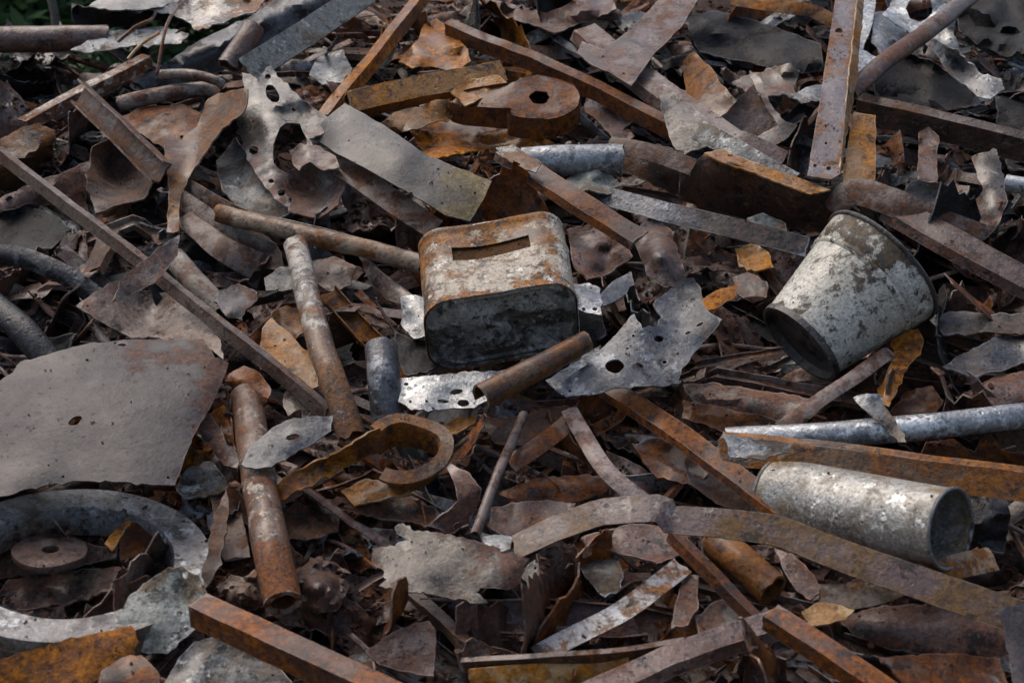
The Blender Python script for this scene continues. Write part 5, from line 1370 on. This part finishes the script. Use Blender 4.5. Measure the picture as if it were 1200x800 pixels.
def zone(px, py):
    v = 'top' if py < 230 else 'middle' if py < 500 else 'lower'
    h_ = 'left' if px < 400 else 'centre' if px < 800 else 'right'
    return v, h_
def pick_mat(px, py):
    if px > 800 and py < 330:
        c = (('black', 34), ('slate', 12), ('rust_dark', 18), ('rust_purple', 14), ('galv', 5), ('galv_dull', 7), ('taupe', 7), ('rust_brown', 6))
    elif py < 300 and px < 420:
        c = (('black', 16), ('rust_dark', 20), ('taupe', 16), ('rust_purple', 16), ('rust_brown', 10), ('taupe_pale', 7), ('white_sheet', 3), ('galv_dull', 6))
    elif px < 300 and py < 480:
        c = (('black', 30), ('taupe', 22), ('rust_dark', 25), ('slate', 8), ('rust_purple', 15))
    elif py < 260:
        c = (('black', 14), ('rust_dark', 24), ('rust_purple', 18), ('rust_brown', 18), ('rust_orange', 4), ('taupe', 12), ('galv_dull', 4))
    else:
        c = (('rust_dark', 34), ('rust_purple', 20), ('rust_brown', 24), ('taupe', 11), ('black', 9), ('rust_orange', 1), ('rust_ochre', 2), ('slate', 5), ('galv_dull', 4), ('taupe_pale', 3), ('white_sheet', 1))
    return rs.choices([k for k, _ in c], [q for _, q in c])[0]

placed_n = {}
FILL = []
def try_place(kind, px, py, h, sc, tilt, mat=None, hide=.012):
    me = rs.choice(KIND[kind])
    p = at(px, py, 0)
    x, y = p.x, p.y
    if mound_z(x, y) < .1: return None
    # rest it on the mound itself (it falls away at the crest), h above the mean face
    z = mound_z(x, y) + .045
    dz = z - (0.44 + math.tan(SLOPE) * y)
    base = p + Vector((0, 0, min(0, dz))) + NRM * h
    yaw = rs.uniform(0, 2 * math.pi) if rs.random() < .18 else rs.choice((R(28), R(-30), R(-38), R(205), R(148), 0, R(-12), R(170), R(-20), R(165))) + rs.gauss(0, .25)
    rot = Matrix.Rotation(SLOPE, 4, 'X') @ Matrix.Rotation(yaw, 4, 'Z') @ Matrix.Rotation(rs.gauss(0, tilt), 4, 'X') @ Matrix.Rotation(rs.gauss(0, tilt), 4, 'Y')
    if rs.random() < .5: rot = rot @ Matrix.Rotation(math.pi, 4, 'X')
    mw = Matrix.Translation(base) @ rot @ Matrix.Scale(sc, 4)
    vs = me.vertices; st = max(1, len(vs) // 90)
    pts = [mw @ vs[i].co for i in range(0, len(vs), st)]
    for q in pts:
        ux, uy, _z = to_px(q)
        if ((ux - 632) / 16) ** 2 + ((uy - 114) / 12) ** 2 < 1 or ((ux - 338) / 20) ** 2 + ((uy - 172) / 27) ** 2 < 1: return None
    for _ in range(6):
        front = behind = 0
        for q in pts:
            d = (q - CAM); l = d.length; d /= l
            if BVH.ray_cast(q + d * .002, d, .6)[0] is not None: front += 1
            elif BVH.ray_cast(CAM, d, l)[0] is not None: behind += 1
        if front / len(pts) <= hide: break
        mw = Matrix.Translation(-NRM * .018) @ mw
        pts = [q - NRM * .018 for q in pts]
    else:
        return None
    if behind / len(pts) > .88: return None
    o = bpy.data.objects.new(kind, me)
    COL.objects.link(o)
    o.matrix_world = mw
    mname = mat or pick_mat(px, py)
    if px < 250 and py > 580 and mname in ('rust_orange', 'rust_ochre', 'slate', 'black'): mname = 'taupe'
    o.material_slots[0].link = 'OBJECT'; o.material_slots[0].material = M[mname]
    o["category"] = NOUN[kind][2]
    FILL.append((o, kind, mname))
    placed_n[kind] = placed_n.get(kind, 0) + 1
    return o

def scatter(n, kinds, h0, h1, s0, s1, tilt, x0=-120, x1=1320, y0=0, y1=900, hide=.012):
    k = 0; tries = 0
    while k < n and tries < n * 5:
        tries += 1
        px = rs.uniform(x0, x1)
        py = y0 + (y1 - y0) * rs.random()
        if px < 300 and py < 92: continue
        kd = rs.choices([q for q, _ in kinds], [q for _, q in kinds])[0]
        if try_place(kd, px, py, rs.uniform(h0, h1), rs.uniform(s0, s1), tilt, hide=hide): k += 1
ALLK = (('scrap_plate', 2), ('curled_scrap', 2), ('scrap_strip', 8), ('crushed_scrap', 5), ('bar_offcut', 7), ('thin_rod', 9), ('crumpled_strip', 30), ('buckled_sheet', 14), ('bent_section', 46))
scatter(210, (('buckled_sheet', 50), ('crumpled_strip', 50)), .0, .03, 1.0, 1.4, .20)
scatter(360, ALLK, .02, .06, .8, 1.2, .24)
scatter(230, ALLK, .035, .08, .40, .75, .28)
scatter(150, ALLK, .02, .08, .7, 1.1, .34, y0=0, y1=260)
scatter(90, (('bent_section', 30), ('bar_offcut', 16), ('thin_rod', 24)), .03, .09, .5, 1.1, .30)

# ------------------------------------------------------------------ words for the packed scrap, from what lies beside it
LAND = [("tin", 590, 340), ("bucket", 990, 345), ("pale cylinder", 1005, 600), ("large ring", 215, 640), ("washer", 58, 645), ("big flat sheet", 120, 490),
        ("curved grey plate", 475, 190), ("round rusty cap", 632, 118), ("tall beam", 975, 110), ("slate torn plate", 755, 415), ("ragged taupe plate", 520, 660),
        ("galvanised pipe", 1110, 500), ("bent purple ribbon", 690, 600), ("rusty upright pipe", 315, 630), ("peeled white pipe", 375, 380), ("skull like sheet", 335, 170),
        ("forked rusty sheet", 215, 190), ("orange trough", 380, 545), ("rusty open curl", 485, 520), ("small grey cylinder", 450, 450), ("wide folded sheet", 870, 225),
        ("box channel", 500, 104), ("flattened tan pipe", 1070, 50), ("dark trough sheet", 1130, 85), ("small curved plate", 1095, 235), ("pale upright strip", 1155, 230),
        ("top left pipe", 60, 46), ("white scraped bar", 120, 105), ("orange edge sheet", 30, 185), ("black curved strip", 50, 315), ("taupe leaf", 172, 315),
        ("heavy angle bar", 660, 230), ("bright short pipe", 670, 190), ("thin rod", 585, 555), ("orange open pipe", 875, 665), ("white peeling strip", 715, 725),
        ("left square tube", 370, 770), ("right square tube", 970, 765), ("pale corner plate", 1195, 760), ("ochre bent strip", 1060, 685), ("orange corner plate", 80, 775),
        ("greenish hemmed sheet", 190, 715), ("purple edge bar", 1110, 290), ("open rusty box", 880, 140), ("wide purple bar", 760, 50), ("top channel bar", 650, 82),
        ("pale green channel", 355, 40), ("dark cupped sheet", 140, 205), ("orange tongue", 1060, 430), ("lower purple plate", 475, 760), ("split tube", 620, 440), ("black crumpled sheet", 1150, 605)]
bpy.context.view_layer.update()
deps = bpy.context.evaluated_depsgraph_get()
seen = {}
GRIT = []
fill_names = set(o.name for o, _k, _m in FILL)
for py in range(2, 800, 4):
    for px in range(2, 1200, 4):
        hit, _l, _n, _i, ob, _m = scene.ray_cast(deps, CAM, ray(px, py))
        if hit and _n.z > .45 and ob.name != "crown" and rs.random() < (.30 if ob.name in fill_names or ob.get('kind') else .02):
            GRIT.append((_l.copy(), _n.copy(), ob.name in fill_names or bool(ob.get('kind'))))
        if hit:
            s_ = seen.setdefault(ob.name, [0, 0, 0]); s_[0] += 1; s_[1] += px; s_[2] += py
drop = []; words = {}
for o, kind, mname in FILL:
    s_ = seen.get(o.name)
    qx, qy, _z = to_px(o.location)
    many, one, cat = NOUN[kind]
    if s_ is None:
        if -20 < qx < 1220 and -20 < qy < 820:
            drop.append(o); continue
        side = "left" if qx < 0 else "right" if qx > 1200 else "near" if qy > 600 else "far"
        o["label"] = f"{FAMILY[mname]} {one} on the {side} flank of the heap beyond the frame"
        o["group"] = f"{FAMILY[mname]} {many} on the {side} flank"
        continue
    cx, cy = s_[1] / s_[0], s_[2] / s_[0]
    nm, lx, ly = min(LAND, key=lambda l: (l[1] - cx) ** 2 + (l[2] - cy) ** 2)
    dx, dy = cx - lx, cy - ly
    rel = ("right of" if dx > 0 else "left of") if abs(dx) > abs(dy) else ("below" if dy > 0 else "above")
    words.setdefault(f"{FAMILY[mname]} {one} {rel} the {nm}", []).append((cx, o, f"{FAMILY[mname]} {many} packed in the heap"))
ORD = ["leftmost", "second", "third", "fourth", "fifth", "sixth", "seventh"]
for lab, lst in words.items():
    lst.sort(key=lambda t: t[0])
    for i, (cx, o, g) in enumerate(lst):
        pre = "" if len(lst) == 1 else "leftmost " if i == 0 else "rightmost " if i == len(lst) - 1 else "middle " if len(lst) == 3 else f"{ORD[min(i, 6)]} from left "
        o["label"] = pre + lab
        o["group"] = g
for o in drop:
    bpy.data.objects.remove(o)

# ------------------------------------------------------------------ crumbs, flakes and splinters nobody could count
def build_litter():
    vs = []; fs = []
    def add(c, s):
        el = rs.uniform(.3, 1)
        a = Vector((rs.gauss(0, 1), rs.gauss(0, 1), rs.gauss(0, .5))).normalized(); b = a.orthogonal().normalized()
        q = rs.uniform(0, 6.28); b = b * math.cos(q) + a.cross(b) * math.sin(q); n_ = a.cross(b)
        k = len(vs)
        t = s * rs.uniform(.1, .45)
        ring = [(1, 0), (.35, .9), (-.6, .75), (-1, -.1), (-.2, -.85), (.7, -.6)]
        ring = [(x * rs.uniform(.7, 1.2), y * rs.uniform(.7, 1.2)) for x, y in ring]
        for (x, y) in ring: vs.append(tuple(c + a * x * s + b * y * s * el + n_ * (t * rs.uniform(.3, 1))))
        for (x, y) in ring: vs.append(tuple(c + a * x * s + b * y * s * el - n_ * (t * rs.uniform(.3, 1))))
        fs.append((k, k+1, k+2, k+3, k+4, k+5)); fs.append((k+11, k+10, k+9, k+8, k+7, k+6))
        for j in range(6): fs.append((k + (j+1) % 6, k + j, k + 6 + j, k + 6 + (j+1) % 6))
    for i in range(18500):
        px = rs.uniform(-150, 1350); py = rs.uniform(0, 900)
        extra = 0
        if i >= 15000:                              # heaps of crumbled rust low in the middle
            hx, hy, hr = ((650, 725, 50), (400, 640, 40), (620, 760, 60), (820, 420, 50))[i % 4]
            px, py = rs.gauss(hx, hr * .6), rs.gauss(hy, hr * .4)
            extra = .075 * math.exp(-((px - hx) / hr) ** 2 - ((py - hy) / (hr * .7)) ** 2)
        p = at(px, py, 0)
        z = mound_z(p.x, p.y) + extra
        if z < .1: continue
        add(Vector((p.x, p.y, z + rs.uniform(.0, .035))), rs.choice((.004, .006, .008, .011, .015, .020)))
    for (l_, n_, deep) in GRIT:                           # what has trickled down and lies on the pieces
        for q in range(rs.choice((1, 1, 2, 4))):
            s = rs.choice((.0016, .0022, .003, .0045, .006)) if deep else rs.choice((.0008, .0011, .0015, .0022))
            add(l_ + n_ * s * .2 + Vector((rs.gauss(0, .004), rs.gauss(0, .002), 0)), s)

    o = link_mesh("rust_litter", vs, fs, M['crumb'], origin=(0, 0, 0), smooth=False)
    tag(o, "loose rust crumbs, flakes and soil filling the gaps of the heap", "rust litter")
    o["kind"] = "stuff"
build_litter()
print("FILL", placed_n, "objects", len(scene.objects), "tris", sum(len(o.data.loop_triangles) if o.data.loop_triangles else len(o.data.polygons) for o in scene.objects if o.type == 'MESH'))
